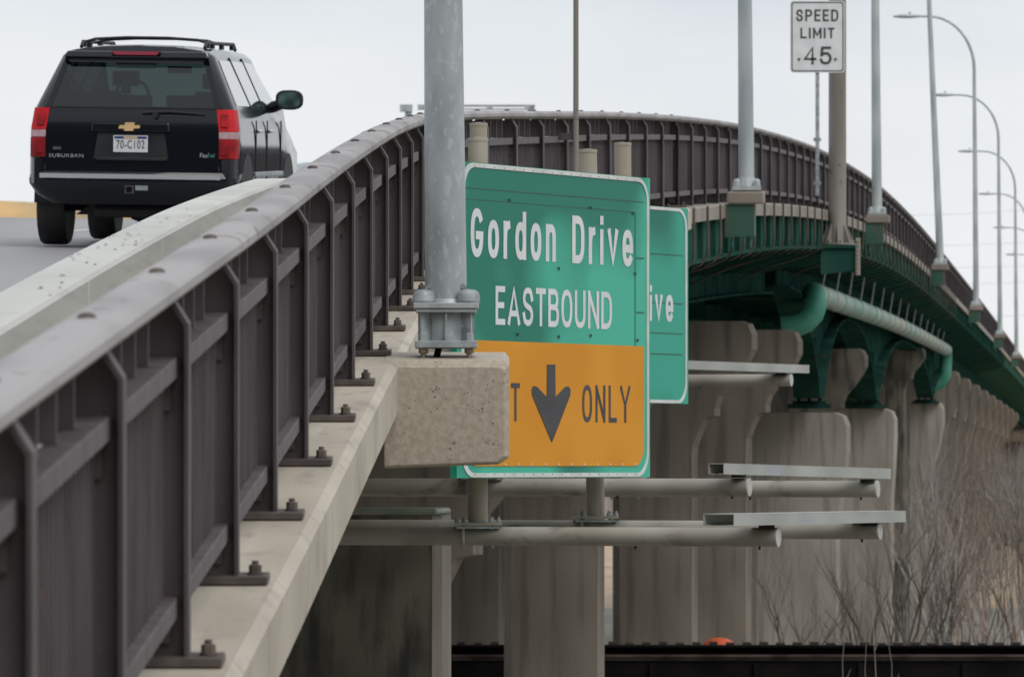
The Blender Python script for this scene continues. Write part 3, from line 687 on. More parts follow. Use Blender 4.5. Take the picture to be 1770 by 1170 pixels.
class Plane:
    def __init__(s, a, b):
        s.o = Vector(a); v = Vector(b) - s.o; v.z = 0; s.w = v.length; s.u = v.normalized(); s.n = Vector((s.u.y, -s.u.x, 0))
    def p(s, u, v, lift=0): return s.o + s.u * u + Vector((0, 0, v)) + s.n * lift
    def uv(s, x, y):         # photo pixel -> (u, v) on the plane
        k = (x - CX) / F      # X = k*Y
        # o.x + u*ux = k*(o.y+u*uy)
        u = (k * s.o.y - s.o.x) / (s.u.x - k * s.u.y); Y = s.o.y + u * s.u.y
        return u, (HY - y) * Y / F - s.o.z
    def slab(s, mb, poly, l0, l1): mb.loft([[s.p(u, v, l0) for u, v in poly], [s.p(u, v, l1) for u, v in poly]])
    def ring(s, mb, outer, inner, l0, l1):
        n = len(outer); vs = [s.p(u, v, l1) for u, v in outer] + [s.p(u, v, l1) for u, v in inner] + [s.p(u, v, l0) for u, v in outer] + [s.p(u, v, l0) for u, v in inner]
        fs = []
        for i in range(n):
            j = (i + 1) % n
            fs += [(i, j, n + j, n + i), (i, 2 * n + i, 2 * n + j, j), (n + i, n + j, 3 * n + j, 3 * n + i)]
        mb.add(vs, fs)

# ------------------------------------------------------------------ sign 1 (Gordon Drive eastbound)
K = .77
a = P(789.5, 826, 57.0 * K); b_ = P(1123.5, 826, 60.5 * K); b_.z = a.z
S1 = Plane(a, b_); Hs = (HY - 279) * 57.1 * K / F - a.z
T = thing('exit_sign', S1.p(S1.w / 2, 0, 0), 'large green and orange sign reading Gordon Drive EASTBOUND above a black down arrow', 'road sign')
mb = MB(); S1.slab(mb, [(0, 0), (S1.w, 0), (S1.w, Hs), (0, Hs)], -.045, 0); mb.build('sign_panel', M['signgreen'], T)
e = .027; r = .17
mb = MB(); S1.ring(mb, rrect(.06, S1.w - .03, .004, Hs - .004, r), rrect(.06 + e + .02, S1.w - .03 - e, .004 + e, Hs - .004 - e, r - e), .0, .006); mb.build('sign_border', M['signborder'], T)
u0, v0 = .06 + e + .05, .075; u1 = S1.uv(1112, 700)[0]; v1 = S1.uv(960, 593)[1]
mb = MB(); S1.slab(mb, rrect(u0, u1, v0, v1, .14, (1, 0, 0, 1)), .001, .005); mb.build('orange_panel', M['signorange'], T)
gu0, gv0 = S1.uv(813, 444); gu1, _ = S1.uv(960, 444); gv1 = S1.uv(813, 359)[1]
du0, dv0 = S1.uv(988.5, 454); du1, _ = S1.uv(1092, 454)
put_gothic('Gordon', 'letter', M['signwhite'], T, S1.p, gu0, gu1, gv0, gv1, .053, .068)
put_gothic('Drive', 'letter', M['signwhite'], T, S1.p, du0, du1, gv0, gv1, .053, .068)
eu0, ev0 = S1.uv(856, 561); eu1, _ = S1.uv(1057, 561); ev1 = S1.uv(856, 494)[1]
put_gothic('EASTBOUND', 'letter', M['signwhite'], T, S1.p, eu0, eu1, ev0, ev1, .038, .038)
tu1 = S1.uv(897, 728)[0]; tv0 = S1.uv(890, 728)[1]; tv1 = S1.uv(890, 662)[1]
ou0 = S1.uv(1005, 728)[0]; ou1 = S1.uv(1088, 728)[0]
put_gothic('EXIT', 'letter', M['signblack'], T, S1.p, tu1 - (ou1 - ou0) * .82, tu1, tv0, tv1, .032, .06, .007)
put_gothic('ONLY', 'letter', M['signblack'], T, S1.p, ou0, ou1, tv0, tv1, .032, .055, .007)
ar = [(944, 630), (958, 630), (958.5, 686), (976, 668), (981, 668), (984.5, 673), (984, 683), (953, 763), (951.5, 763), (918, 683), (917.3, 673), (920, 667), (926, 668), (943.5, 686)]
mb = MB(); q = [S1.uv(x, y) for x, y in ar]
# split the arrow in shaft and head so every face is convex
shaft = [q[0], q[1], q[2], q[13]]
rw = [q[2], q[3], q[4], q[5], q[6], q[7]]; lw = [q[13], q[2], q[7], q[8], q[9], q[10], q[11], q[12]]
S1.slab(mb, shaft, .005, .0085)
S1.slab(mb, [q[2], q[3], q[4], q[5], q[6]], .005, .0085); S1.slab(mb, [q[13], q[2], q[6], q[7], q[8], q[9]], .005, .0085); S1.slab(mb, [q[9], q[10], q[11], q[12], q[13]], .005, .0085)
mb.build('arrow', M['signblack'], T)
# seams, rivets and the pop rivets along edges
mb = MB()
v_ = S1.uv(960, 338)[1]; S1.slab(mb, [(.05, v_), (S1.w - .1, v_), (S1.w - .1, v_ + .006), (.05, v_ + .006)], 0, .002)
v_ -= .07; S1.slab(mb, [(.05, v_), (S1.w - .25, v_), (S1.w - .25, v_ + .004), (.05, v_ + .004)], 0, .002)
ue = S1.uv(1097, 500)[0]; S1.slab(mb, [(ue, v1 + .0), (ue + .012, v1), (ue + .012, v_), (ue, v_)], 0, .002)
for y in (447, 541): uq, vq = S1.uv(1100, y); S1.slab(mb, [(uq, vq), (S1.w - .1, vq), (S1.w - .1, vq + .008), (uq, vq + .008)], 0, .003)
mb.build('panel_seam', M['seam'], T)
mb = MB()
for x, y in ((880, 346), (1020, 359), (1093, 369), (965, 464), (1097, 473), (894, 578), (965, 582), (1020, 580), (1101, 588)):
    uq, vq = S1.uv(x, y); mb.add([S1.p(uq + .016 * math.cos(t), vq + .011 * math.sin(t), .0065) for t in [k * math.pi / 4 for k in range(8)]], [tuple(range(8))])
for k in range(18):
    uq = .25 + (S1.w - .5) * k / 17
    for vq in (.022, Hs - .022): mb.add([S1.p(uq + .007 * math.cos(t), vq + .004 * math.sin(t), .0075) for t in [i * math.pi / 3 for i in range(6)]], [tuple(range(6))])
mb.build('rivet', M['trim'], T)
mb = MB()
for k in range(13):
    uq = .3 + (S1.w - .55) * k / 12; S1.slab(mb, rrect(uq - .008, uq + .008, .080, .092, .005, n=2), .005, .009)
mb.build('clip', M['signborder'], T)
mb = MB()
for vq in (.35, Hs * .5, Hs - .35): S1.slab(mb, [(.15, vq), (S1.w - .15, vq), (S1.w - .15, vq + .08), (.15, vq + .08)], -.095, -.046)
mb.build('back_rail', M['tray'], T)

# ------------------------------------------------------------------ sign 2 (Gordon Drive, behind)
D2 = 58.5
b2 = P(1189.5, 698, D2); a2 = b2 - Vector((S1.u.x, S1.u.y, 0)) * S1.w * 1.0
S2 = Plane(a2, b2); H2 = (HY - 361) * D2 / F - b2.z
T = thing('exit_sign', S2.p(S2.w / 2, 0, 0), 'second green sign half hidden behind the first, only the letters rive showing', 'road sign')
mb = MB(); S2.slab(mb, [(0, 0), (S2.w, 0), (S2.w, H2), (0, H2)], -.045, 0)
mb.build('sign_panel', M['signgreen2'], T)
mb = MB(); S2.ring(mb, rrect(.05, S2.w - .035, .004, H2 - .004, .17), rrect(.05 + .03, S2.w - .065, .03, H2 - .03, .15), .0, .006); mb.build('sign_border', M['signborder'], T)
lu1 = S2.uv(1162, 556)[0]; lv0 = S2.uv(1150, 556)[1]; sc = .92
wD = (du1 - du0) * sc; wG = (gu1 - gu0) * sc; lv1 = lv0 + (gv1 - gv0) * sc
put_gothic('Drive', 'letter', M['signwhite'], T, S2.p, lu1 - wD, lu1, lv0, lv1, .050, .064, .0022)
put_gothic('Gordon', 'letter', M['signwhite'], T, S2.p, lu1 - wD - (du0 - gu1) - wG, lu1 - wD - (du0 - gu1), lv0, lv1, .050, .064, .0022)
mb = MB()
for y in (441, 525, 577, 613): vq = S2.uv(1150, y)[1]; S2.slab(mb, [(.1, vq), (S2.w - .12, vq), (S2.w - .12, vq + .009), (.1, vq + .009)], 0, .002)
mb.build('panel_seam', M['seam'], T)
mb = MB()
for vq in (.35, H2 * .5, H2 - .35): S2.slab(mb, [(.15, vq), (S2.w - .15, vq), (S2.w - .15, vq + .08), (.15, vq + .08)], -.095, -.046)
mb.build('back_rail', M['tray'], T)

# ------------------------------------------------------------------ sign structures of pipes
G1 = thing('sign_support', P(900, 930, 46), 'grey pipe framework reaching out under the Gordon Drive EASTBOUND sign, with its lighting trays', 'sign frame')
def pipe(parent, x1, y, d, r, xl=-2.2, name='pipe_arm'):
    mb = MB(); e_ = P(x1, y, d); l_ = Vector((xl, d + .32 * (e_.x - xl), e_.z)); mb.tube([l_, e_], r, 28); o = mb.build(name, M['pipe'], parent, smooth=True)
    u_ = (e_ - l_).normalized(); c = MB(); c.tube([e_ - u_ * .004, e_ + u_ * .008], r + .002, 28); c.build('end_cap', M['pipecap'], o)
    b = MB()
    for q in (-.12, -.95): b.tube([e_ + u_ * -q * -1 + Vector((0, 0, -r - .02)), e_ + u_ * q + Vector((0, 0, -r + .01))], .008, 6)
    b.build('drain_bolt', M['trim'], o)
    return e_
DA, DC, DB, DD = 57.7 * K, 59.9 * K, 62.5 * K, 65.0 * K
pa = pipe(G1, 1344, 928, DA, .061); pc = pipe(G1, 1520, 916, DC, .061)
pb = pipe(G1, 1294, 842, DB, .061); pd = pipe(G1, 1516, 845, DD, .060)
def vpost(parent, x, ytop, d, zpipe, rp, r, lean=0, clamp=True):
    X = (x - CX) * d / F; ztop = (HY - ytop) * d / F; zb_ = zpipe + rp
    mb = MB(); mb.tube([(X, d, zb_ + .03), (X + lean, d, ztop)], r, 24); mb.lathe((X + lean, d, ztop), [(0, 0), (r + .003, -.01), (r + .003, .012), (0, .018)], 24); po = mb.build('upright_post', M['tanpost'], parent, smooth=True)
    b = MB(); b.box((X, d, zb_ + .02), (.31, .24, .018)); b.build('flange', M['pipe'], po)
    b = MB(); b.box((X, d, zb_ - .004), (.28, .22, .016))
    for q in (-.095, .095):
        b.tube([Vector((X + q, d - (rp + .01) * math.cos(t), zpipe - (rp + .01) * math.sin(t))) for t in [math.pi * k / 10 - .0 for k in range(11)]], .010, 6)
        for w in (-1, 1): b.tube([(X + q, d + w * (rp + .01), zpipe), (X + q, d + w * (rp + .01), zb_ + .06)], .010, 6)
    for q in (-.135, -.085, .085, .135): b.lathe((X + q, d - .09, zb_ + .03), [(0, 0), (.014, 0), (.014, .018), (.008, .02), (.008, .035), (0, .035)], 6)
    b.build('clamp', M['galvdark'], po)
def dat(e_, x): k = (x - CX) / F; return (e_.y + .32 * e_.x) / (1 + .32 * k)
vpost(G1, 826, 242, dat(pa, 826), pa.z, .061, .064)
vpost(G1, 1030, 262, dat(pc, 1030), pc.z, .061, .061, lean=-.055)
vpost(G1, 832, 216, dat(pb, 832), pb.z, .061, .061, lean=-.02)
vpost(G1, 1080, 250, dat(pd, 1080), pd.z, .060, .061, lean=-.015)
def tray(parent, A, B, ext0, ext1, w, h, m='tray', name='light_tray'):
    A = Vector(A); B = Vector(B); u = (B - A); u.z = 0; u.normalize(); n = Vector((u.y, -u.x, 0)); A2 = A - u * ext0; B2 = B + u * ext1; t = .006
    mb = MB()
    def bar(n0, n1, z0, z1): mb.loft([[q + n * n0 + Vector((0, 0, z0)), q + n * n1 + Vector((0, 0, z0)), q + n * n1 + Vector((0, 0, z1)), q + n * n0 + Vector((0, 0, z1))] for q in (A2, B2)])
    bar(-w / 2, w / 2, h - t, h); bar(w / 2 - t, w / 2, 0, h - t - .0005); bar(-w / 2, -w / 2 + t, 0, h - t - .0005)
    bar(w / 2 - .04, w / 2 - t - .0005, 0, t); bar(-w / 2 + t + .0005, -w / 2 + .04, 0, t)
    o = mb.build(name, M[m], parent)
    for q in (A, B):
        b = MB(); b.box(q + Vector((0, 0, -.012)), (.10, .10, .022)); b.build('saddle', M['trim'], o)
    return o
tray(G1, (pa.x - .07, DA, pa.z + .061 + .018), (pc.x - .07, DC, pa.z + .061 + .018), .82, .42, .21, .076)
tray(G1, (pb.x - .07, DB, pb.z + .061 + .03), (pd.x - .07, DD, pd.z + .060 + .012), .36, .28, .12, .076)
# back-facing sign carried on the rear pair of pipes
a3 = P(771, 826, 48.4); b3 = a3 + Vector((S1.u.x, S1.u.y, 0)) * 2.5
S3 = Plane(a3, b3); T = thing('exit_sign', S3.p(1.6, 0, 0), 'sign seen from behind, only a pale sliver left of the orange panel', 'road sign')
mb = MB(); S3.slab(mb, [(0, 0), (2.5, 0), (2.5, 1.15), (0, 1.15)], .2, .24); mb.build('sign_panel', M['signback'], T)
mb = MB()
for k in (.2, .85): S3.slab(mb, [(.1, k), (2.4, k), (2.4, k + .08), (.1, k + .08)], .241, .28)
mb.build('back_rail', M['tray'], T)
G2 = thing('sign_support', P(1200, 657, 88), 'grey pipe arm and tray reaching out behind the second Gordon Drive sign', 'sign frame')
pe = pipe(G2, 1367, 657, 70.0, .061, xl=-1.0); pf = P(1168, 700, 61.5)
mb = MB(); mb.tube([(-1.0, 61.5, pe.z - .12), (pf.x, 61.5, pe.z - .12)], .061, 20); mb.build('pipe_arm', M['pipe'], G2, smooth=True)
for x in (1050, 1130):
    X = (x - CX) * 61.5 / F; mb = MB(); mb.tube([(X, 61.5, pe.z - .06), (X, 61.5, b2.z + H2 - .1)], .055, 16); mb.build('upright_post', M['tanpost'], G2, smooth=True)
tray(G2, (pf.x + .2, 67.5, pe.z + .075), (pe.x - .1, 70.0, pe.z + .075), .4, .55, .2, .085)

# ------------------------------------------------------------------ speed limit sign
d = 111.4; a = P(1366, 126, d); b_ = P(1460, 126, d)
S4 = Plane(a, b_); H4 = (HY - 2) * d / F - a.z
T = thing('speed_limit_sign', P(1413, 335, d), 'white SPEED LIMIT 45 sign on a slim post, in front of the thick brown pole', 'road sign')
mb = MB(); S4.slab(mb, rrect(0, S4.w, 0, H4, .05, n=5), -.01, 0); mb.build('sign_panel', M['signwhite'], T)
mb = MB(); S4.ring(mb, rrect(.018, S4.w - .018, .018, H4 - .018, .045, n=5), rrect(.036, S4.w - .036, .036, H4 - .036, .035, n=5), 0, .003); mb.build('sign_border', M['signblack'], T)
for tx, x0, x1, yb, yt, bd in (('SPEED', 1376, 1449, 37.5, 17, .0), ('LIMIT', 1383.5, 1441, 67, 48.5, .0), ('45', 1389, 1438, 112, 81, .0)):
    ua, va = S4.uv(x0, yb); ub, vb = S4.uv(x1, yt); put_gothic(tx, 'letter', M['signblack'], T, S4.p, ua, ub, va, vb, .030 if len(tx) > 2 else .042, .035 if len(tx) > 2 else .05, .004)
mb = MB()
for x in (1381, 1444): uq, vq = S4.uv(x, 103); S4.slab(mb, rrect(uq - .02, uq + .02, vq - .02, vq + .02, .012, n=2), 0, .012)
for x in (): uq, vq = S4.uv(x, 12); S4.slab(mb, rrect(uq - .02, uq + .02, vq - .02, vq + .02, .012, n=2), 0, .012)
mb.build('mounting_bolt', M['rustrod'], T)
mb = MB(); c = P(1413, 0, d); zb0 = (HY - 338) * d / F
mb.box((c.x, d + .04, (zb0 + a.z + H4) / 2), (.062, .035, a.z + H4 - zb0)); mb.build('post', M['galvdark'], T)
mb = MB(); mb.box((c.x, d + .09, zb0 + .2), (.12, .10, .05)); mb.build('mounting_bracket', M['galvdark'], T); mb = MB(); mb.box((c.x, d + .09, zb0 + .9), (.12, .10, .05)); mb.build('mounting_bracket', M['galvdark'], T)
# thick brown pole
T = thing('sign_gantry_pole', L(SD, .34, -.57), 'thick brown steel pole bolted to a green bracket, behind the speed limit sign', 'pole')
b0 = Vector(P(1447.5, 430, L(SD, .34, 0).y)); b0.z = L(SD, .34, -.575).z
mb = MB(); mb.tube([b0 + Vector((0, 0, z)) for z in (0.03, 2, 4, 5.6)], [.145, .143, .14, .138], 24); mb.build('pole_shaft', M['brownpole'], T, smooth=True)
mb = MB(); mb.lathe(b0, [(0, 0), (.30, 0), (.30, .03), (0, .03)], 20)
for k in range(8):
    an = k * math.pi / 4 + .2; mb.lathe(b0 + Vector((.25 * math.cos(an), .25 * math.sin(an), .03)), [(0, 0), (.03, 0), (.03, .05), (0, .05)], 6)
mb.build('base_flange', M['brownpole'], T)
mb = MB()
for k in range(8):
    an = k * math.pi / 4; dv = Vector((math.cos(an), math.sin(an), 0)); q = Vector((-dv.y, dv.x, 0)) * .008
    tri = [b0 + dv * .14 + Vector((0, 0, .03)), b0 + dv * .28 + Vector((0, 0, .03)), b0 + dv * .14 + Vector((0, 0, .36))]
    mb.loft([[p - q for p in tri], [p + q for p in tri]])
mb.build('gusset', M['brownpole'], T)
mb = MB(); mb.lathe(b0 + Vector((0, 0, 5.6)), [(.16, 0), (.16, .05), (0, .07)], 20); mb.build('pole_cap', M['brownpole'], T)
# slim pole beyond the first sign
T = thing('sign_post', L(60.3, .16, 0), 'slim bare pole rising behind the Gordon Drive sign, left of the middle', 'pole')
c = P(995.5, 0, 60.2); zb0 = L(60.2, 0, -.1).z
mb = MB(); mb.tube([(c.x, 60.2, zb0), (c.x, 60.2, zb0 + 3.4)], [.026, .022], 12); mb.build('pole_shaft', M['brownpole'], T, smooth=True)
mb = MB(); mb.box((c.x - .06, 60.24, zb0 + .35), (.16, .05, .06)); mb.build('mounting_bracket', M['rail'], T); mb = MB(); mb.box((c.x - .06, 60.24, zb0 + .9), (.16, .05, .06)); mb.build('mounting_bracket', M['rail'], T)

# ------------------------------------------------------------------ drain pipe along the far girder
T = thing('drain_pipe', L(124, -.5, -1.4), 'fat pale green drain pipe slung along the outer girder, bent down at both ends', 'pipe')
def ppos(d, dz=0):
    t = (d - 124) / (223 - 124); v = L(d, -.58, 0); v.z = 3.03 + (3.63 - 3.03) * t + .10 * math.sin(math.pi * t) + dz; return v
mb = MB(); mb.tube([ppos(d) for d in frange(124, 223, 3)], .195, 16); mb.build('pipe_run', M['greenpipe'], T, smooth=True)
p0 = ppos(124); mb = MB()
pts = [ppos(125), p0] + [p0 + Vector(v) for v in ((.03, -.22, -.05), (.03, -.38, -.22), (-.02, -.42, -.38), (-.14, -.42, -.52), (-.33, -.42, -.60), (-.58, -.42, -.62))]
mb.tube(pts, .2, 16); mb.build('elbow', M['greenelbow'], T, smooth=True)
p1 = ppos(223); mb = MB(); mb.tube([ppos(222.5), p1, p1 + Vector((.02, .3, -.12)), p1 + Vector((.02, .4, -.4)), p1 + Vector((0, .4, -.8)), p1 + Vector((-.15, .4, -1.05)), p1 + Vector((-.5, .4, -1.2))], .2, 14); mb.build('elbow', M['greenelbow'], T, smooth=True)
for d in frange(126, 221, 4.3):
    mb = MB(); a, b_ = ppos(d), ppos(d + .12); mb.tube([a, b_], .207, 16); mb.build('pipe_band', M['galvdark'], T)
for d in frange(128, 218, 6.4):
    mb = MB(); a = ppos(d); mb.tube([a + Vector((0, 0, .2)), Vector((a.x + .1, a.y, L(d, 0, -.66).z))], .022, 6); mb.build('hanger', M['galv'], T)

# ------------------------------------------------------------------ piers
def tee(d, xr_cap, ztop, k=1.0, colw=1.26, zbot=-6.2, th=1.1):
    r = [(-.2, 0), (-.07, -.04), (0, -.2), (.0, -.42), (-.10, -.62), (-.30, -.88), (-.50, -1.12), (-.56, -1.3), (-.56, -1.42), (-.70, -1.45), (-.80, -1.65), (-.89, -1.88), (-.90, -2.1)]
    cw = colw / k + 1.8
    pts = [(x, z) for x, z in r] + [(-.9, (zbot - ztop) / k)]
    pl = pts + [(-cw - x, z) for x, z in reversed(pts)]
    return [(xr_cap + x * k, ztop + z * k) for x, z in pl]
def pier(poly, d, th, label, m='pier', group=None, name='bridge_pier', chamfer=.09):
    ch = MB(); cxm = sum(p[0] for p in poly) / len(poly)
    inset = [(x + (chamfer if x < cxm else -chamfer), z) for x, z in poly]
    ch.loft([[Vector((x, d, z)) for x, z in inset], [Vector((x, d + chamfer * 1.2, z)) for x, z in poly], [Vector((x, d + th, z)) for x, z in poly]])
    o = ch.build(name, M[m]); tag(o, label, 'bridge pier', group); return o
GP = 'concrete piers under the bridge'
# nearest stained pier with algae on top
T = thing('bridge_pier', P(640, 1200, 60), 'black streaked concrete pier at the bottom left, lit strip down its right edge', 'bridge pier', GP)
mb = MB(); d = 60; x0 = (470 - CX) * d / F; x1 = (746 - CX) * d / F; x2 = (778 - CX) * d / F * 1.0; zt_ = (HY - 890) * d / F
mb.loft([[Vector((x0, d, z)), Vector((x1, d, z)), Vector((x1 + .09, d + .12, z)), Vector((x1 + .15, d + 1.6, z)), Vector((x0, d + 1.6, z))] for z in (-6.2, -3, -2, zt_)])
mb.build('pier_shaft', M['pierdark'], T)
mb = MB(); zc = (HY - 878) * d / F
mb.hull8([Vector((x0 - .05, d - .04, zt_)), Vector((x1 + .06, d - .04, zt_)), Vector((x1 + .16, d + 1.6, zt_)), Vector((x0 - .05, d + 1.6, zt_)),
          Vector((x0 - .05, d - .02, zc)), Vector((x1 + .05, d - .02, zc)), Vector((x1 + .15, d + 1.6, zc)), Vector((x0 - .05, d + 1.6, zc))]); mb.build('algae_covered_cap', M['algae'], T, bevel=.03)
def lit_strip(): pass
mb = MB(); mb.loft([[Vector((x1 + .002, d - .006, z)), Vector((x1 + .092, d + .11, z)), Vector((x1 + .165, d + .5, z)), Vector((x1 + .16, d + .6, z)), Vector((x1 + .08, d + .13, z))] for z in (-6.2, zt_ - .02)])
mb.build('corner_strip', M['pier'], T)  # paler concrete paints the light falling on this corner
def label_t(s_): return s_
pier(tee(68, (962 - CX) * 68 / F, .95, k=1.3, colw=2.2), 68, 1.4, 'scroll topped pier peeping out right of the black streaked pier, below the pipes', group=GP)
xc = (1045 - CX) * 87 / F + .9
pier(tee(87, xc, 3.25 - 1.65), 87, 1.1, 'tall pier directly below the sign, its column standing in front of the black railway girder', group=GP)
xc1 = (1206 - CX) * 104 / F + .9; zt1 = (HY - 555) * 104 / F
pier(tee(104, xc1, zt1), 104, 1.1, 'pier whose rounded head shows just right of the second green sign', group=GP)
pier(tee(104, (872 - CX) * 104 / F + .9, zt1), 104, 1.1, 'pier in the gap between the black streaked pier and the column below the sign', group=GP)
xc2 = (1298 - CX) * 120 / F + .9; zt2 = (HY - 570) * 120 / F
pier(tee(120, xc2, zt2), 120, 1.1, 'pier with rounded head under the bend of the green drain pipe', group=GP)
pier(tee(120, xc2 - 4.2, zt2), 120, 1.1, 'shaded inner pier left of the one under the drain pipe bend', group=GP)
def wide(d, xl, xr, yt, bul, label, m='pierlight'):
    X0 = (xl - CX) * d / F; X1 = (xr - CX) * d / F; z = (HY - yt) * d / F
    r = [(X0, z), (X1 - .25, z), (X1 - .08, z - .06), (X1, z - .25), (X1, z - .75), (X1 - bul * .4, z - 1.4), (X1 - bul, z - 2.2), (X1 - bul, -6.2), (X0, -6.2)]
    return pier(r, d, 1.3, label, m, GP)
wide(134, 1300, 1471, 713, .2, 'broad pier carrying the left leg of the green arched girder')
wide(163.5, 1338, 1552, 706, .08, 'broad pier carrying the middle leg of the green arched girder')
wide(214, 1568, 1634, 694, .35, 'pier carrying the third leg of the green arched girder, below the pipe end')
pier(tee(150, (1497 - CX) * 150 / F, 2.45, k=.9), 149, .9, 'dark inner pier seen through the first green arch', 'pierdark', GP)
pier(tee(196, (1601 - CX) * 196 / F, 3.25, k=.62, colw=.6), 196, .9, 'dark round headed inner pier seen through the second green arch', 'pierdark', GP)  # dark material paints the shadow this pier head lies in
ords = ['first', 'second', 'third', 'fourth', 'fifth', 'sixth', 'seventh', 'eighth', 'ninth', 'tenth', 'eleventh', 'twelfth']
for k in range(9):
    d = 232 + 18 * k
    if d == 268 + 18 * 1: pass
    pier(tee(d, L(d, -.3, 0).x, Z(d) - 1.85), d, 1.1, '%s round headed pier beyond the end of the drain pipe' % ords[k], 'pier', group=GP)

# ------------------------------------------------------------------ railway girder across the foreground, ties and rail
T = thing('railway_bridge', (4, 97, -3.8), 'black railway plate girder bridge crossing along the bottom with a rusty rail', 'railway bridge')
x0, x1 = -14, 26; zg = (HY - 1112) * 97 / F; zr = (HY - 1129) * 96.5 / F
mb = MB(); mb.box(((x0 + x1) / 2, 97.0, zg - .19), (x1 - x0, .02, .30)); mb.box(((x0 + x1) / 2, 96.95, zg - .03), (x1 - x0, .30, .03)); mb.build('top_girder', M['black'], T)
for k in range(62):
    mb = MB(); mb.box((-4 + .235 * k, 97.1, zg + .0), (.11, .5, .028 + .012 * (k * 7 % 3))); mb.build('timber_tie', M['tie'], T)
mb = MB(); mb.box(((x0 + x1) / 2, 96.5, zr - .03), (x1 - x0, .12, .03)); mb.box(((x0 + x1) / 2, 96.52, zr - .07), (x1 - x0, .06, .05)); mb.build('steel_flange', M['rustrail'], T)
mb = MB(); mb.box(((x0 + x1) / 2, 96.55, zr - 1.0), (x1 - x0, .03, 1.75)); mb.box(((x0 + x1) / 2, 98.3, zr - .6), (x1 - x0, 3.2, .1))
for k in range(28): mb.box((x0 + 1.45 * k, 96.5, zr - 1.0), (.08, .07, 1.74))
mb.build('main_girder', M['black'], T)
mb = MB()
for k in range(3): mb.box((x0 + 6 + 14 * k, 98, -5.4), (1.0, 2.6, 2.0))
mb.build('stone_support', M['pier'], T)
# orange drum showing above it
T = thing('traffic_drum', P(1243, 1160, 99.5), 'rounded orange drum top peeping above the black railway girder', 'traffic drum')
c = P(1243, 1101, 99.5)
mb = MB(); mb.lathe((c.x, c.y, c.z), [(0, 0), (.10, -.012), (.19, -.05), (.235, -.11), (.24, -.5), (0, -.5)], 24); mb.build('drum_body', M['orange'], T, smooth=True)
mb = MB(); mb.lathe((c.x, c.y, c.z - .30), [(.243, 0), (.243, .08), (.241, .08)], 24); mb.build('reflective_band', M['signwhite'], T)

# ------------------------------------------------------------------ bare trees and brush
def grow(tr, br, p, dirv, ln, r, depth, rnd, up=.25, mx=5):
    n = 4; pts = [p]; rs = [r]; dd = dirv.copy()
    for i in range(n):
        dd = (dd + Vector((rnd.uniform(-1, 1), rnd.uniform(-1, 1), rnd.uniform(-.3, .6))) * .22 + Vector((0, 0, up * .12))).normalized()
        pts.append(pts[-1] + dd * ln / n); rs.append(r * (1 - .45 * (i + 1) / n))
    (tr if depth == 0 else br).tube(pts, rs, 5 if depth < 2 else 3, caps=False)
    if depth >= mx: return
    for i in range(1, n + 1):
        for _ in range(1 if i < n else 2):
            if depth == 0 and i < 2: continue
            if rnd.random() < .30: continue
            side = Vector((rnd.uniform(-1, 1), rnd.uniform(-1, 1), rnd.uniform(.3, 1.0))).normalized()
            nd = (dd * .75 + side * .7).normalized()
            grow(tr, br, pts[i], nd, ln * rnd.uniform(.55, .8), rs[i] * .62, depth + 1, rnd, up, mx)
protos = []
for sd in range(6):
    rnd = random.Random(50 + sd); tr = MB(); br = MB()
    stems = 1 if sd < 3 else 3
    for k in range(stems): grow(tr, br, Vector((rnd.uniform(-.3, .3) * (stems > 1), 0, 0)), Vector((rnd.uniform(-.25, .25), rnd.uniform(-.2, .2), 1)).normalized(), 2.6, .10 if stems == 1 else .07, 0, rnd, mx=4 if stems == 1 else 3)
    m = [M['bark'], M['barkbrown'], M['barkpale']][sd % 3]
    def mk(b, nm):
        me = bpy.data.meshes.new(nm); me.from_pydata(b.v, [], b.f); me.materials.append(m); return me
    protos.append((mk(tr, 'trunk'), mk(br, 'branches')))
def place_tree(x, ybase, d, sc, pi, label, grp='bare trees and saplings below the bridge', rz=None, lean=0):
    b = P(x, ybase, d); b.z = -6.0
    T = thing('bare_tree', b, label, 'tree', grp, rot=(0, lean, rz if rz is not None else random.uniform(0, 6.28)))
    T.scale = (sc, sc, sc)
    for nm, me in zip(('trunk', 'branches'), protos[pi]):
        o = bpy.data.objects.new(nm, me); C.objects.link(o); o.parent = T
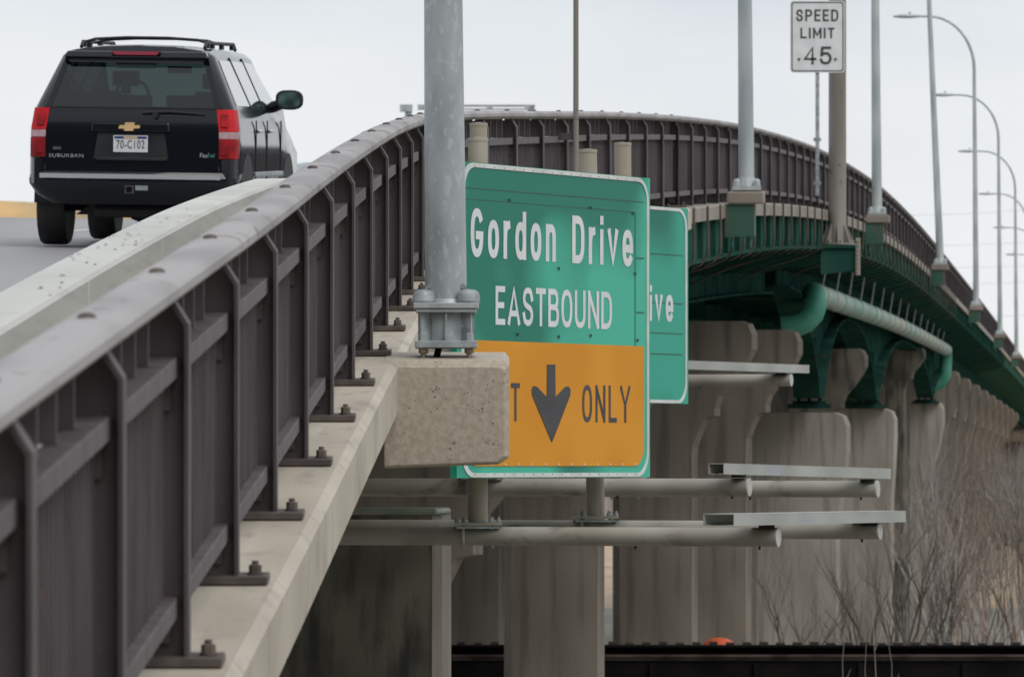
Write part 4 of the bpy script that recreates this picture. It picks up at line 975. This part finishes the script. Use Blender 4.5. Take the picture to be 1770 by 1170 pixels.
trees = [
 (1410, 1110, 126, .80, 0, 'dark thin sapling in front of the broad pier, left of the others', .10),
 (1462, 1110, 128, .74, 0, 'dark sapling leaning right in front of the second broad pier', .16),
 (1506, 1110, 124, .92, 0, 'dark sapling rising beside the right edge of the second broad pier', .10),
 (1560, 1110, 132, .8, 3, 'clump of dark stems just right of the second broad pier', .2),
 (1592, 1110, 140, .95, 0, 'tall dark tree leaning right across the grassy gap', .22),
 (1640, 1110, 136, .8, 3, 'many stemmed dark tree at the middle of the thicket', .1),
 (1655, 1110, 150, .9, 2, 'pale barked tree with wriggling bright twigs', .0),
 (1700, 1110, 145, .8, 5, 'pale many stemmed shrub near the right edge', .15),
 (1745, 1110, 155, .9, 2, 'tall pale tree at the right edge of the thicket', -.1),
 (1620, 1110, 170, 1.0, 5, 'pale clump of stems in front of the row of far piers', 0),
 (1570, 1110, 178, .95, 2, 'pale slender tree before the third leg pier', .03),
 (1680, 1110, 180, .9, 4, 'reddish brown shrub standing high before the far piers', 0),
 (1725, 1110, 190, .95, 1, 'reddish brown tree with fine upright twigs near the right edge', 0),
 (1765, 1110, 175, 1.05, 4, 'reddish brown clump cut by the right edge of the picture', .05),
 (1600, 1110, 205, .85, 1, 'reddish brown tree behind the leaning dark one', 0),
 (1650, 1110, 225, .95, 4, 'reddish brown clump deep in the thicket, left of a pale one', 0),
 (1705, 1110, 240, .95, 5, 'pale clump deep in the thicket below the far piers', 0),
 (1350, 1110, 112, .62, 4, 'small brown shrub before the dark side of the first broad pier', .2),
 (1480, 1110, 150, .75, 1, 'small reddish shrub at the foot of the second broad pier', 0),
 (1535, 1110, 118, .6, 0, 'low dark twiggy sapling just above the railway girder', .3),
]
for i, (x, y, d, sc_, pi, lb, ln) in enumerate(trees): place_tree(x, y, d, sc_, pi, lb, rz=i * 1.3, lean=ln)
# twigs in front of the girder
for i, (x, lb) in enumerate(((1540, 'thin pale weed stalk before the black girder, rightmost'), (1462, 'bent pale weed stalk before the black girder'), (1492, 'short pale weed stalk before the black girder, between two others'), (1515, 'very thin upright weed stalk crossing the rusty rail'))):
    b = MB(); rnd = random.Random(i + 3); p = P(x, 1175, 92); p.z = -6; top = P(x, (1100, 1090, 1110, 1010)[i], 92)
    pts = [p + (Vector((top.x, top.y, top.z)) - p) * t + Vector((rnd.uniform(-.05, .05), 0, 0)) for t in (0, .5, .7, .8, .9, 1)]
    b.tube(pts, [.008, .007, .006, .005, .004, .003], 4); b.tube([pts[3], pts[3] + Vector((.1, 0, .25))], [.005, .003], 3)
    o = b.build('weed_stalk', M['barkpale']); tag(o, lb, 'weed')
# far brush: upright stems that read as one mass
rnd = random.Random(11); fb = {k: MB() for k in ('barkbrown', 'barkpale')}
for k in range(120):
    d = rnd.uniform(200, 400); x = rnd.uniform(1560, 1840) if k % 6 else rnd.uniform(1400, 1560)
    X = (x - CX) * d / F; b = Vector((X, d, -6.0)); hh = rnd.uniform(2.9, 4.2); fork = b + Vector((rnd.uniform(-.4, .4), 0, hh))
    mbk = fb['barkbrown' if rnd.random() < .6 else 'barkpale']
    mbk.tube([b, fork], [.035, .03], 3, caps=False)
    for j in range(10):
        ln = rnd.uniform(1.4, 3.6); a_ = rnd.uniform(-.45, .45); mid = fork + Vector((a_ * ln * .5, rnd.uniform(-.3, .3), ln * .5)); tp = mid + Vector((a_ * ln * .3 + rnd.uniform(-.3, .3), 0, ln * .5))
        mbk.tube([fork, mid, tp], [.022, .016, .005], 3, caps=False)
        for _ in range(2): mbk.tube([mid, mid + Vector((rnd.uniform(-.8, .8), 0, rnd.uniform(.4, 1.2)))], [.011, .004], 3, caps=False)
for k in range(2200):
    x = rnd.uniform(1250, 1830); d = rnd.uniform(430, 530) if x < 1690 else rnd.uniform(506, 556)
    X = (x - CX) * d / F; h = rnd.uniform(4.0, 9.0)
    b = Vector((X, d, -6.0)); dx = rnd.uniform(-.9, .9)
    mbk = fb['barkbrown' if rnd.random() < .6 else 'barkpale']
    mid = b + Vector((dx * .5 + rnd.uniform(-.2, .2), 0, h * .5)); topp = b + Vector((dx, 0, h))
    mbk.tube([b, mid, topp], [.06, .035, .01], 3, caps=False)
    if rnd.random() < .8: mbk.tube([mid, mid + Vector((rnd.uniform(-.9, .9), 0, h * .35))], [.02, .008], 3, caps=False)
fb['barkbrown'].build('brush', M['barkbrown'], kind='stuff'); fb['barkpale'].build('brush', M['barkpale'], kind='stuff')
# wooded rise far behind
wb = MB(); rr = []
for k in range(60):
    X = -30 + 130 * k / 59; zz = 2.6 + 1.6 * math.sin(k * .7) + 1.0 * math.sin(k * 1.9 + 1)
    rr.append([Vector((X, 560, -6)), Vector((X, 562, zz * .5)), Vector((X, 568, zz)), Vector((X, 640, zz - .5)), Vector((X, 700, -6))])
wb.loft(rr); M['farwoods'] = mat('far_bare_woods', (.20, .17, .145, 1), (.29, .25, .215, 1), .35, .95, stretch=(3, 3, .6), bump=.5, bscale=1.5)
wb.build('distant_woods', M['farwoods'], kind='stuff')

# ------------------------------------------------------------------ vehicles
def loft_car(stations, levels_close=True):
    """stations: list of lists of (x,y,z) for the right half from bottom centre up to top centre; mirrored"""
    rings = []
    for st in stations:
        right = [Vector(p) for p in st]; left = [Vector((-p.x, p.y, p.z)) for p in reversed(right[1:-1])]
        rings.append(right + left)
    return rings
def suv():
    d = 66.3; org = Vector(((224.5 - CX) * d / F, d, 0)); org.z = (HY - 422) * 67.3 / F - .05 - .0155
    T = thing('suv', org, 'black full-size SUV with red tail lamps and a gold emblem driving away on the road', 'car', rot=(.048, .018, -.0865))
    # level table: half width, z, y at rear
    lev = [(0, .40, .22), (.72, .40, .18), (.84, .44, .12), (.955, .54, .05), (1.0, .665, .03), (1.0, .72, .07), (1.0, .90, .075), (.99, 1.15, .085), (.955, 1.335, .13), (.735, 1.83, .36), (.66, 1.885, .42), (.40, 1.92, .46), (0, 1.93, .47)]
    def station(yb, rr_, f=None):
        pts = []
        for i, (hw, z, yr) in enumerate(lev):
            w = hw
            y = yb + yr * rr_
            if f: w, y, z = f(i, w, y, z)
            pts.append((w, y, z))
        return pts
    def rearc(k):
        def f(i, w, y, z): return (w - (.11 * (1 - k) ** 2 if i < 9 and i > 0 else .05 * (1 - k) ** 2 if i > 8 and i < 12 else 0), y + .13 * k, z)
        return f
    st = [station(0, 1, rearc(0)), station(0, 1, rearc(.25)), station(0, 1, rearc(.6)), station(0, 1, rearc(1))]
    st.append(station(.5, .5)); st.append(station(.9, 0, lambda i, w, y, z: (w, y, z + (.015 if i > 9 else 0)))); st.append(station(1.8, 0, lambda i, w, y, z: (w, y, z + (.02 if i > 9 else 0)))); st.append(station(2.8, 0, lambda i, w, y, z: (w, y, z + (.01 if i > 9 else 0))))
    st.append(station(3.25, 0))
    def cowl(t, y0):
        def f(i, w, y, z):
            if i >= 9:
                z2 = 1.335 + (z - 1.335) * (1 - t); w2 = w + (.80 * (w / .735) - w) * t if w else 0; return (min(w2, .94), y0, z2)
            return (w, y0, z)
        return f
    st.append(station(0, 0, cowl(.45, 3.65))); st.append(station(0, 0, cowl(.97, 4.15)))
    def hood(y0, dz, wf):
        def f(i, w, y, z):
            if i == 7: z = 1.06 - dz; w = .97
            if i >= 8: z = 1.21 - dz * 1.5 + (.03 if i > 10 else 0); w = min(w if i > 8 else .93, .93 - .05 * (i - 8)) if i < 12 else 0
            return (w * wf, y0, z)
        return f
    st.append(station(0, 0, hood(4.5, .02, 1.0))); st.append(station(0, 0, hood(5.2, .10, .98))); st.append(station(0, 0, hood(5.55, .22, .86)))
    n = len(lev); body = MB(); ws = MB()
    for side in (1, -1):
        for a in range(len(st) - 1):
            for i in range(n - 1):
                q = [Vector(st[a][i]), Vector(st[a][i + 1]), Vector(st[a + 1][i + 1]), Vector(st[a + 1][i])]
                q = [Vector((side * p.x, p.y, p.z)) for p in q]
                tgt = body
                if a in (8, 9) and i >= 9: tgt = ws
                tgt.add(q, [(0, 1, 2, 3)] if side == 1 else [(3, 2, 1, 0)])
    # rear face by levels; glass band left open, front closed
    gl = MB()
    for i in range(n - 1):
        a_, b_ = Vector(st[0][i]), Vector(st[0][i + 1])
        q = [Vector((-a_.x, a_.y, a_.z)), a_, b_, Vector((-b_.x, b_.y, b_.z))]
        if i == 8: gl.add(q, [(0, 1, 2, 3)])
        else: body.add(q, [(0, 1, 2, 3)] if a_.x > .001 else [(1, 2, 3)])
        a_, b_ = Vector(st[-1][i]), Vector(st[-1][i + 1])
        q = [Vector((-a_.x, a_.y, a_.z)), a_, b_, Vector((-b_.x, b_.y, b_.z))]
        body.add(q, [(0, 1, 2, 3)])
    def fin(mb, name, m, parent=None, smooth=True, weld=False):
        o = mb.build(name, m, parent or T, smooth=False)
        if weld:
            bm = bmesh.new(); bm.from_mesh(o.data); bmesh.ops.remove_doubles(bm, verts=bm.verts, dist=.0008); bmesh.ops.recalc_face_normals(bm, faces=bm.faces); bm.to_mesh(o.data); bm.free()
        if smooth:
            for p in o.data.polygons: p.use_smooth = True
            o.data.set_sharp_from_angle(angle=R(32))
        return o
    bo = fin(body, 'body', M['carpaint'], weld=True)
    fin(gl, 'rear_window', M['tint']); fin(ws, 'windscreen', M['clear'], weld=True)
    def ry(z):     # y of the rear skin at a height
        for (w0, z0, y0), (w1, z1, y1) in zip(lev[1:], lev[2:]):
            if z0 <= z <= z1 and z1 > z0: return y0 + (y1 - y0) * (z - z0) / (z1 - z0)
        return .1
    def px(x, y):    # photo pixel -> local x, z on the rear face
        return ((x - 224.5) / 180.5, (420.5 - y + (x - 224.5) * .018) / 180.5)
    def rq(poly, name, m, l0=-.004, l1=.012, parent=None, bevel=0):   # shape on the rear face, poly in local (x,z)
        mb = MB(); mb.loft([[Vector((x, ry(z) - l0, z)) for x, z in poly], [Vector((x, ry(z) - l1, z)) for x, z in poly]])
        o = mb.build(name, m, parent or T, bevel=bevel); return o
    # rear window frame edges, spoiler, third brake lamp
    rq([(-.70, 1.815), (.70, 1.815), (.665, 1.872), (-.665, 1.872)], 'rear_spoiler', M['carpaint'], -.02, .11, bevel=.012)
    rq([(-.64, 1.765), (.64, 1.765), (.675, 1.812), (-.675, 1.812)], 'spoiler_underside', M['trim'], -.02, .06)
    mb = MB(); mb.loft([[Vector((x, yy, z)) for x, z in ((-.20, 1.838), (.20, 1.838), (.235, 1.872), (-.235, 1.872))] for yy in (ry(1.85) - .135, ry(1.85) - .05)]); mb.build('brake_lamp', M['chmsl'], T)
    rq([(-.18, 1.735), (.18, 1.735), (.2, 1.763), (-.2, 1.763)], 'lamp_housing', M['trim'], -.02, .03)
    for sx in (-1, 1):
        mb = MB(); zs_ = [1.335, 1.5, 1.66, 1.83]
        def edge(z, e): return (.845 - (.845 - .685) * (z - 1.335) / .495) - e
        mb.loft([[Vector((sx * edge(z, 0), ry(z) + .015, z)), Vector((sx * edge(z, 0), ry(z) - .006, z)), Vector((sx * edge(z, .055), ry(z) - .006, z)), Vector((sx * edge(z, .055), ry(z) + .015, z))] for z in zs_])
        mb.build('rear_pillar', M['carpaint'], T)
    mb = MB(); mb.loft([[Vector((x, ry(1.335) - .007, z)), Vector((x, ry(1.335) + .02, z))] + [] for x, z in ()] or [[Vector((-.86, .122, 1.327)), Vector((-.86, .122, 1.339)), Vector((-.86, .2, 1.339)), Vector((-.86, .2, 1.327))], [Vector((.86, .122, 1.327)), Vector((.86, .122, 1.339)), Vector((.86, .2, 1.339)), Vector((.86, .2, 1.327))]]); mb.build('tailgate_seam', M['trim'], T)
    # tail lamps wrap the corner: clear band in the middle
    for sx in (-1, 1):
        tl = None
        for (z0, z1, mm) in ((1.115, 1.325, 'tail'), (1.045, 1.112, 'reverse'), (.855, 1.042, 'taildark')):
            rings = []
            for z in (z0, z1):
                w_ = .995 if z < 1.1 else .995 - (z - 1.1) * .14
                bx = w_ + .005
                y0_ = ry(z) - .014
                # inner edge, rear face, corner, side
                rings.append([Vector((sx * (bx - .165), y0_, z)), Vector((sx * (bx - .06), y0_ + .015, z)), Vector((sx * (bx - .015), y0_ + .06, z)), Vector((sx * bx, y0_ + .13, z)), Vector((sx * bx, y0_ + (.30 if mm != 'reverse' else .28), z)), Vector((sx * (bx - .1), y0_ + .28, z)), Vector((sx * (bx - .16), y0_ + .05, z))])
            mb = MB(); mb.loft(rings)
            o = mb.build('tail_lamp' if tl is None else ('reversing_lamp' if mm == 'reverse' else 'lower_lens'), M[mm], T if tl is None else tl, bevel=.004)
            if tl is None: tl = o
        for za_, zb__, xa_, xb_ in ((.89, .98, .845, .915), (1.16, 1.28, .85, .92)):
            mb = MB(); mb.loft([[Vector((sx * xa_, ry(z) - .020, z)), Vector((sx * xb_, ry(z) - .014, z)), Vector((sx * xb_, ry(z) - .004, z)), Vector((sx * xa_, ry(z) - .004, z))] for z in (za_, zb__)]); mb.build('lens_insert', M['taildark'], tl, bevel=.003)
    # tailgate details
    rq([(-.845, .735), (-.833, .735), (-.818, 1.32), (-.83, 1.32)], 'tailgate_seam', M['trim'], -.003, .003)
    rq([(.833, .735), (.845, .735), (.83, 1.32), (.818, 1.32)], 'tailgate_seam', M['trim'], -.003, .003)
    hx = [px(*p) for p in ((152, 206), (290, 206), (291, 222), (152, 222))]
    rq([(-.40, 1.10), (.37, 1.10), (.355, 1.19), (-.385, 1.19)], 'tailgate_handle', M['carpaint'], 0, .035, bevel=.015)
    rq([(-.37, .845), (.35, .845), (.31, 1.095), (-.33, 1.095)], 'plate_recess', M['carpaintlow'], 0, .006)
    rq([(-.345, .83), (.335, .83), (.33, .86), (-.34, .86)], 'recess_lip', M['trim'], 0, .03, bevel=.006)
    ex, ez = px(220, 212)
    bt = [(-.105, -.022), (-.105 + .012, .012), (-.045, .012), (-.040, .038), (.052, .038), (.048, .012), (.105, .012), (.098, -.018), (.042, -.018), (.040, -.042), (-.052, -.042), (-.048, -.022)]
    mb = MB(); yb = ry(1.15) - .038
    for poly in ([bt[0], bt[1], bt[2], bt[11]], [bt[2], bt[3], bt[4], bt[5], bt[8], bt[9], bt[10], bt[11]], [bt[5], bt[6], bt[7], bt[8]]):
        mb.loft([[Vector((ex + x, y_, ez + z)) for x, z in poly] for y_ in (yb - .008, yb)])
    mb.build('emblem', M['gold'], T)
    # number plate
    x0, z1 = px(192, 227); x1, z0 = px(252, 257); yp = ry(.97) - .012
    mb = MB(); mb.loft([[Vector((x, y_, z)) for x, z in ((x0, z0), (x1, z0), (x1, z1), (x0, z1))] for y_ in (yp - .006, yp)]); pl = mb.build('number_plate', M['platewhite'], T, bevel=.002)
    mb = MB(); mb.loft([[Vector((x, y_, z)) for x, z in ((x0 + .01, z1 - .032), (x1 - .01, z1 - .032), (x1 - .01, z1 - .008), (x0 + .01, z1 - .008))] for y_ in (yp - .0075, yp - .0065)]); mb.build('plate_band', M['plateblue'], pl)
    mb = MB(); mb.loft([[Vector((x, y_, z)) for x, z in ((x0 + .10, z1 - .03), (x1 - .10, z1 - .03), (x1 - .10, z1 - .012), (x0 + .10, z1 - .012))] for y_ in (yp - .009, yp - .008)]); mb.build('plate_band', M['gold'], pl)
    rf = lambda u, v, l: Vector((u, yp - .007 - l, v))
    put_text('70-C102', 'plate_number', M['signblack'], pl, rf, x0 + .03, x1 - .03, z0 + .035, z1 - .045, .005, .001)
    yl = ry(.88) - .006; rg = lambda u, v, l: Vector((u, ry(v) - .003 - l, v))
    xa, za = px(80, 264); xb, zb_ = px(140, 259); put_text('SUBURBAN', 'badge', M['galvdark'], T, rg, xa, xb, za, zb_, .0, .004)
    xa, za = px(343, 266); xb, zb_ = px(356, 259); put_text('Flex', 'badge', M['chrome'], T, rg, xa, xb, za, zb_, .0, .004)
    xa, za = px(357, 266); xb, zb_ = px(368, 259); put_text('Fuel', 'badge', M['greenbadge'], T, rg, xa, xb, za, zb_, .0, .004)
    xa, za = px(87, 251); xb, zb_ = px(101, 246); rq([(xa, za), (xb, za), (xb, zb_), (xa, zb_)], 'badge', M['hitchgrey'], 0, .008)
    # wiper
    mb = MB(); mb.tube([(.09, ry(1.29) - .03, 1.285), (.35, ry(1.28) - .04, 1.30), (.69, ry(1.27) - .03, 1.277)], [.013, .010, .006], 6); wp = mb.build('wiper', M['trim'], T)
    mb = MB(); mb.lathe((.22, ry(1.26) - .01, 1.265), [(0, -.04), (.03, -.04), (.035, 0), (0, 0)], 12, 'Y'); mb.build('wiper_pivot', M['trim'], wp)
    # bumper, chrome strip, hitch
    mb = MB(); mb.loft([[Vector((x, y_, z)) for y_, z in ((y0 - .035, .655), (y0 - .045, .69), (y0 - .01, .70), (y0 + .05, .70), (y0 + .05, .655))] for x, y0 in ((-.88, .045), (-.6, .03), (0, .02), (.6, .03), (.86, .045))]); mb.build('bumper_step', M['chrome'], T)
    rings = []
    for x, dy in ((-1.0, .28), (-.995, .12), (-.93, .03), (-.8, -.01), (0, -.03), (.8, -.01), (.93, .03), (.995, .12), (1.0, .28)):
        rings.append([Vector((x * .84, dy + .10, .41)), Vector((x * .93, dy + .02, .50)), Vector((x * 1.005, dy, .60)), Vector((x * 1.012, dy + .005, .70)), Vector((x * 1.012, dy + .06, .845)), Vector((x * 1.0, dy + .12, .85)), Vector((x * .9, dy + .2, .6))])
    rings2 = []
    for x, dy in ((-1.0, .28), (-.995, .12), (-.93, .03), (-.8, -.01), (0, -.03), (.8, -.01), (.93, .03), (.995, .12), (1.0, .28)):
        rings2.append([Vector((x * .80, dy + .12, .41)), Vector((x * .93, dy + .03, .50)), Vector((x * 1.0, dy + .005, .60)), Vector((x * 1.005, dy + .01, .655)), Vector((x * 1.0, dy + .12, .655)), Vector((x * .8, dy + .2, .5))])
    mb = MB(); mb.loft(rings2); o = mb.build('bumper', M['carpaint'], T, smooth=True)
    for sx in (-1, 1):
        mb = MB(); mb.loft([[Vector((sx * 1.008, .03 + .27 * t, z)) if False else Vector((sx * (1.004 - .07 * (1 - t) ** 3), .03 + .26 * t, z)) for t in (0, .2, .5, 1)] + [Vector((sx * .85, .29, z)), Vector((sx * .85, .08, z))] for z in (.60, .845)]); mb.build('bumper_corner', M['carpaint'], T, smooth=True)
    rq([(-.24, .50), (.20, .50), (.20, .61), (-.24, .61)], 'hitch_cover', M['hitchgrey'], 0, .05, bevel=.006)
    mb = MB(); mb.box((-.005, -.03, .555), (.085, .06, .075)); h_ = mb.build('hitch_receiver', M['hitchgrey'], T); mb = MB(); mb.box((-.005, -.062, .555), (.055, .01, .05)); mb.build('receiver_hole', M['black'], h_)
    mb = MB(); mb.box((.11, -.03, .57), (.12, .02, .045)); mb.build('hitch_label', M['galvdark'], h_)
    mb = MB(); mb.loft([[Vector((x * .75, y_, .40)), Vector((x, y_, .30)), Vector((x, y_ + 4.6, .30)), Vector((x * .9, y_ + 4.6, .42))] for x, y_ in ((-.62, .6), (.62, .6))]); mb.build('underbody', M['trim'], T)
    mb = MB(); mb.tube([(-.85, .98, .39), (.85, .98, .39)], .06, 10); mb.lathe((0, .98, .36), [(0, -.15), (.13, -.1), (.15, 0), (.13, .1), (0, .15)], 12); mb.tube([(.45, .15, .38), (.45, 1.2, .40)], .045, 10); mb.build('rear_axle', M['trim'], T)
    mb = MB(); mb.box((0.1, .36, .34), (1.0, .16, .12)); mb.build('exhaust_shield', M['trim'], T, bevel=.04)
    # wheels
    for y in (.98, 4.28):
        for sx in (-1, 1):
            mb = MB(); c = (sx * .865, y, .395)
            mb.lathe(c, [(.22, -.13), (.34, -.14), (.375, -.135), (.393, -.11), (.396, -.04), (.396, .04), (.393, .11), (.375, .135), (.34, .14), (.22, .13)], 36, 'X'); w = mb.build('wheel', M['tyre'], T, smooth=True)
            mb = MB()
            mb.lathe((c[0] + sx * .1, y, .395), [(0, 0), (.22, 0), (.235, sx * .035), (.20, sx * .02), (.05, sx * .03), (0, sx * .03)], 24, 'X'); mb.build('rim', M['rim'], w)
            mb = MB(); an = [math.pi * k / 16 for k in range(17)]
            pts = [(y + .50 * math.cos(t), .40 + .50 * math.sin(t)) for t in an]
            mb.loft([[Vector((sx * 1.0035, a_, max(b_, .41))) for a_, b_ in pts], [Vector((sx * .80, a_, max(b_, .41))) for a_, b_ in pts]]); mb.build('wheel_arch', M['trim'], T)
    # side windows, following the tumblehome
    def sp(sx, y, t, l=.006): return Vector((sx * (.955 + (.735 - .955) * t + l), y, 1.335 + .495 * t + l * .4))
    for sx in (-1, 1):
        for poly in ([(.50, .05), (1.50, .05), (1.40, .93), (.62, .93)], [(1.60, .05), (2.42, .05), (2.38, .93), (1.50, .93)], [(2.52, .05), (3.62, .05), (3.10, .90), (2.47, .93)]):
            mb = MB(); mb.loft([[sp(sx, y, t) for y, t in poly], [sp(sx, y, t, -.01) for y, t in poly]]); mb.build('side_window', M['sideglass'], T)
        for y in (1.56, 2.50):
            mb = MB(); mb.loft([[sp(sx, y - .03, 0, .010), sp(sx, y + .02, 0, .010), sp(sx, y - .05, 1, .010), sp(sx, y - .1, 1, .010)], [sp(sx, y - .03, 0, .0), sp(sx, y + .02, 0, .0), sp(sx, y - .05, 1, .0), sp(sx, y - .1, 1, .0)]]); mb.build('window_pillar', M['trim'], T)
        for y in (1.62, 2.50, 3.62):
            mb = MB(); mb.box((sx * 1.0, y, .85), (.012, .012, .75)); mb.build('door_seam', M['trim'], T)
        for y in (1.86, 2.75):
            mb = MB(); mb.box((sx * 1.012, y, 1.12), (.035, .20, .035)); mb.build('door_handle', M['chrome'], T, bevel=.01)
        mb = MB(); mb.box((sx * 1.012, 2.6, .70), (.025, 2.2, .05)); mb.build('side_moulding', M['galvdark'], T, bevel=.01)
        # roof rail
        mb = MB(); mb.tube([(sx * .60, .75, 1.915), (sx * .60, .85, 1.965), (sx * .60, 2.9, 1.975), (sx * .60, 3.05, 1.92)], .018, 8)
        for y in (.95, 1.3, 2.0, 2.8): mb.box((sx * .60, y, 1.94), (.04, .10, .05))
        mb.build('roof_rail', M['trim'], T, smooth=True)
        # mirror
        mb = MB(); mb.tube([(sx * .93, 3.45, 1.36), (sx * 1.03, 3.40, 1.39)], [.06, .05], 8); mi = mb.build('door_mirror', M['trim'], T)
        rg_ = []
        for y_, k_ in ((3.32, .92), (3.34, 1.0), (3.42, .95), (3.50, .6)):
            rg_.append([Vector((sx * (1.115 + .14 * k_ * math.copysign(abs(math.cos(t)) ** .7, math.cos(t))), y_, 1.435 + .10 * k_ * math.copysign(abs(math.sin(t)) ** .7, math.sin(t)))) for t in [2 * math.pi * k / 20 for k in range(20)]])
        mb = MB(); mb.loft(rg_); mb.build('mirror_shell', M['trim'], mi, smooth=True)
        mb = MB(); mb.loft([[Vector((sx * 1.115 + (p.x - sx * 1.115) * .86, y_, 1.435 + (p.z - 1.435) * .86)) for p in rg_[0]] for y_ in (3.316, 3.319)]); mb.build('mirror_glass', M['mirror'], mi)
    for y in (1.0, 1.7):
        mb = MB(); mb.tube([(-.60, y, 1.965), (-.50, y, 1.995), (-.2, y, 2.012), (.2, y, 2.012), (.50, y, 1.995), (.60, y, 1.965)], .014, 8); mb.build('roof_crossbar', M['trim'], T, smooth=True)
    # interior
    mb = MB(); mb.box((0, 2.2, 1.0), (1.7, 3.4, .1)); mb.box((0, 3.9, 1.15), (1.7, .5, .34)); mb.build('interior_floor', M['seat'], T)
    for (x, y, hh, nm) in ((-.45, 2.75, 1.70, 'front'), (.45, 2.75, 1.68, 'front'), (-.5, 1.85, 1.50, 'mid'), (.5, 1.85, 1.50, 'mid'), (-.45, 1.1, 1.44, 'back'), (.45, 1.1, 1.44, 'back')):
        mb = MB(); mb.box((x, y, 1.2), (.52, .14, .52)); mb.box((x, y, hh - .075), (.26, .10, .15)); mb.box((x, y, hh - .18), (.1, .03, .1)); mb.build('seat', M['seat'], T, bevel=.04)
    mb = MB(); mb.tube([(-.45 - .17 * math.sin(t), 3.2, 1.45 + .17 * math.cos(t)) for t in [2 * math.pi * k / 16 for k in range(17)]], .015, 6); mb.build('steering_wheel', M['trim'], T)
    mb = MB(); mb.box((.02, 3.25, 1.72), (.24, .03, .07)); mb.build('rear_view_mirror', M['trim'], T)
suv()

# parked car far off at the right edge
T = thing('parked_car', Vector(((1778 - CX) * 495 / F, 495, -5.95)), 'dark blue car behind the thicket, cut by the right edge', 'car', rot=(0, 0, R(8)))
prof = [(-2.2, .35), (-2.2, .85), (-2.0, 1.0), (-1.3, 1.08), (-.7, 1.55), (.6, 1.6), (1.5, 1.12), (2.1, 1.0), (2.2, .7), (2.2, .35)]
mb = MB(); mb.loft([[Vector((x * k, y, z if z < 1.1 else 1.1 + (z - 1.1) * kk)) for x, z in prof] for y, k, kk in ((-.85, .97, .2), (-.8, 1, .9), (-.6, 1, 1), (.6, 1, 1), (.8, 1, .9), (.85, .97, .2))]); mb.build('body', M['bluecar'], T, smooth=True)
for x in (-1.35, 1.35):
    for sy in (-1, 1):
        mb = MB(); mb.lathe((x, sy * .76, .33), [(0, -.11), (.33, -.11), (.33, .11), (0, .11)], 20, 'Y'); mb.build('wheel', M['tyre'], T)
mb = MB()
mb.loft([[Vector((x, y, z)) for x, z in ((-1.15, 1.12), (-.68, 1.48), (.5, 1.52), (1.25, 1.12))] for y in (-.87, .87)]); mb.build('window', M['sideglass'], T)

# overhead gantry far down the road, only its beam shows above the railing
T = thing('sign_gantry', Vector(((690 - CX) * 200 / F, 200, 4.6)), 'blurred distant gantry beam just above the railing, behind the thick lamp post', 'gantry')
zq = (HY - 185) * 200 / F
mb = MB(); xa = (722 - CX) * 200 / F; xb = (925 - CX) * 200 / F
mb.box(((xa + xb) / 2, 200, zq + .03), (xb - xa, .3, .05)); mb.box(((xa + xb) / 2, 200, zq - .07), (xb - xa, .3, .03)); mb.build('beam', M['tray'], T)
for x in (728, 780, 846, 912): X = (x - CX) * 200 / F; mb = MB(); mb.box((X, 200, zq - .02), (.18, .34, .12)); mb.build('beam_joint', M['lampgrey'], T)
for x in (706, 918):
    X = (x - CX) * 200 / F; mb = MB(); mb.tube([(X, 200, 4.6), (X, 200, zq)], .10, 10); mb.build('leg', M['lampgrey'], T)
mb = MB(); mb.box(((702 - CX) * 200 / F, 200, zq - .04), (.36, .3, .2)); mb.build('junction_box', M['lampgrey'], T)

# power lines, very faint
for i, (y0, y1) in enumerate(((372, 348), (422, 406), (455, 450), (484, 478), (540, 536))):
    d = 900; pts = [P(1380 + 40 * k, y0 + (y1 - y0) * k / 14 + 10 * math.sin(math.pi * k / 14), d) for k in range(15)]
    mb = MB(); mb.tube(pts, .028, 4); o = mb.build('power_line', M['wire']); tag(o, '%s of the faint power lines crossing the sky behind the lamps' % ['topmost', 'second from top', 'middle one', 'fourth from top', 'lowest'][i], 'cable', 'faint power lines')
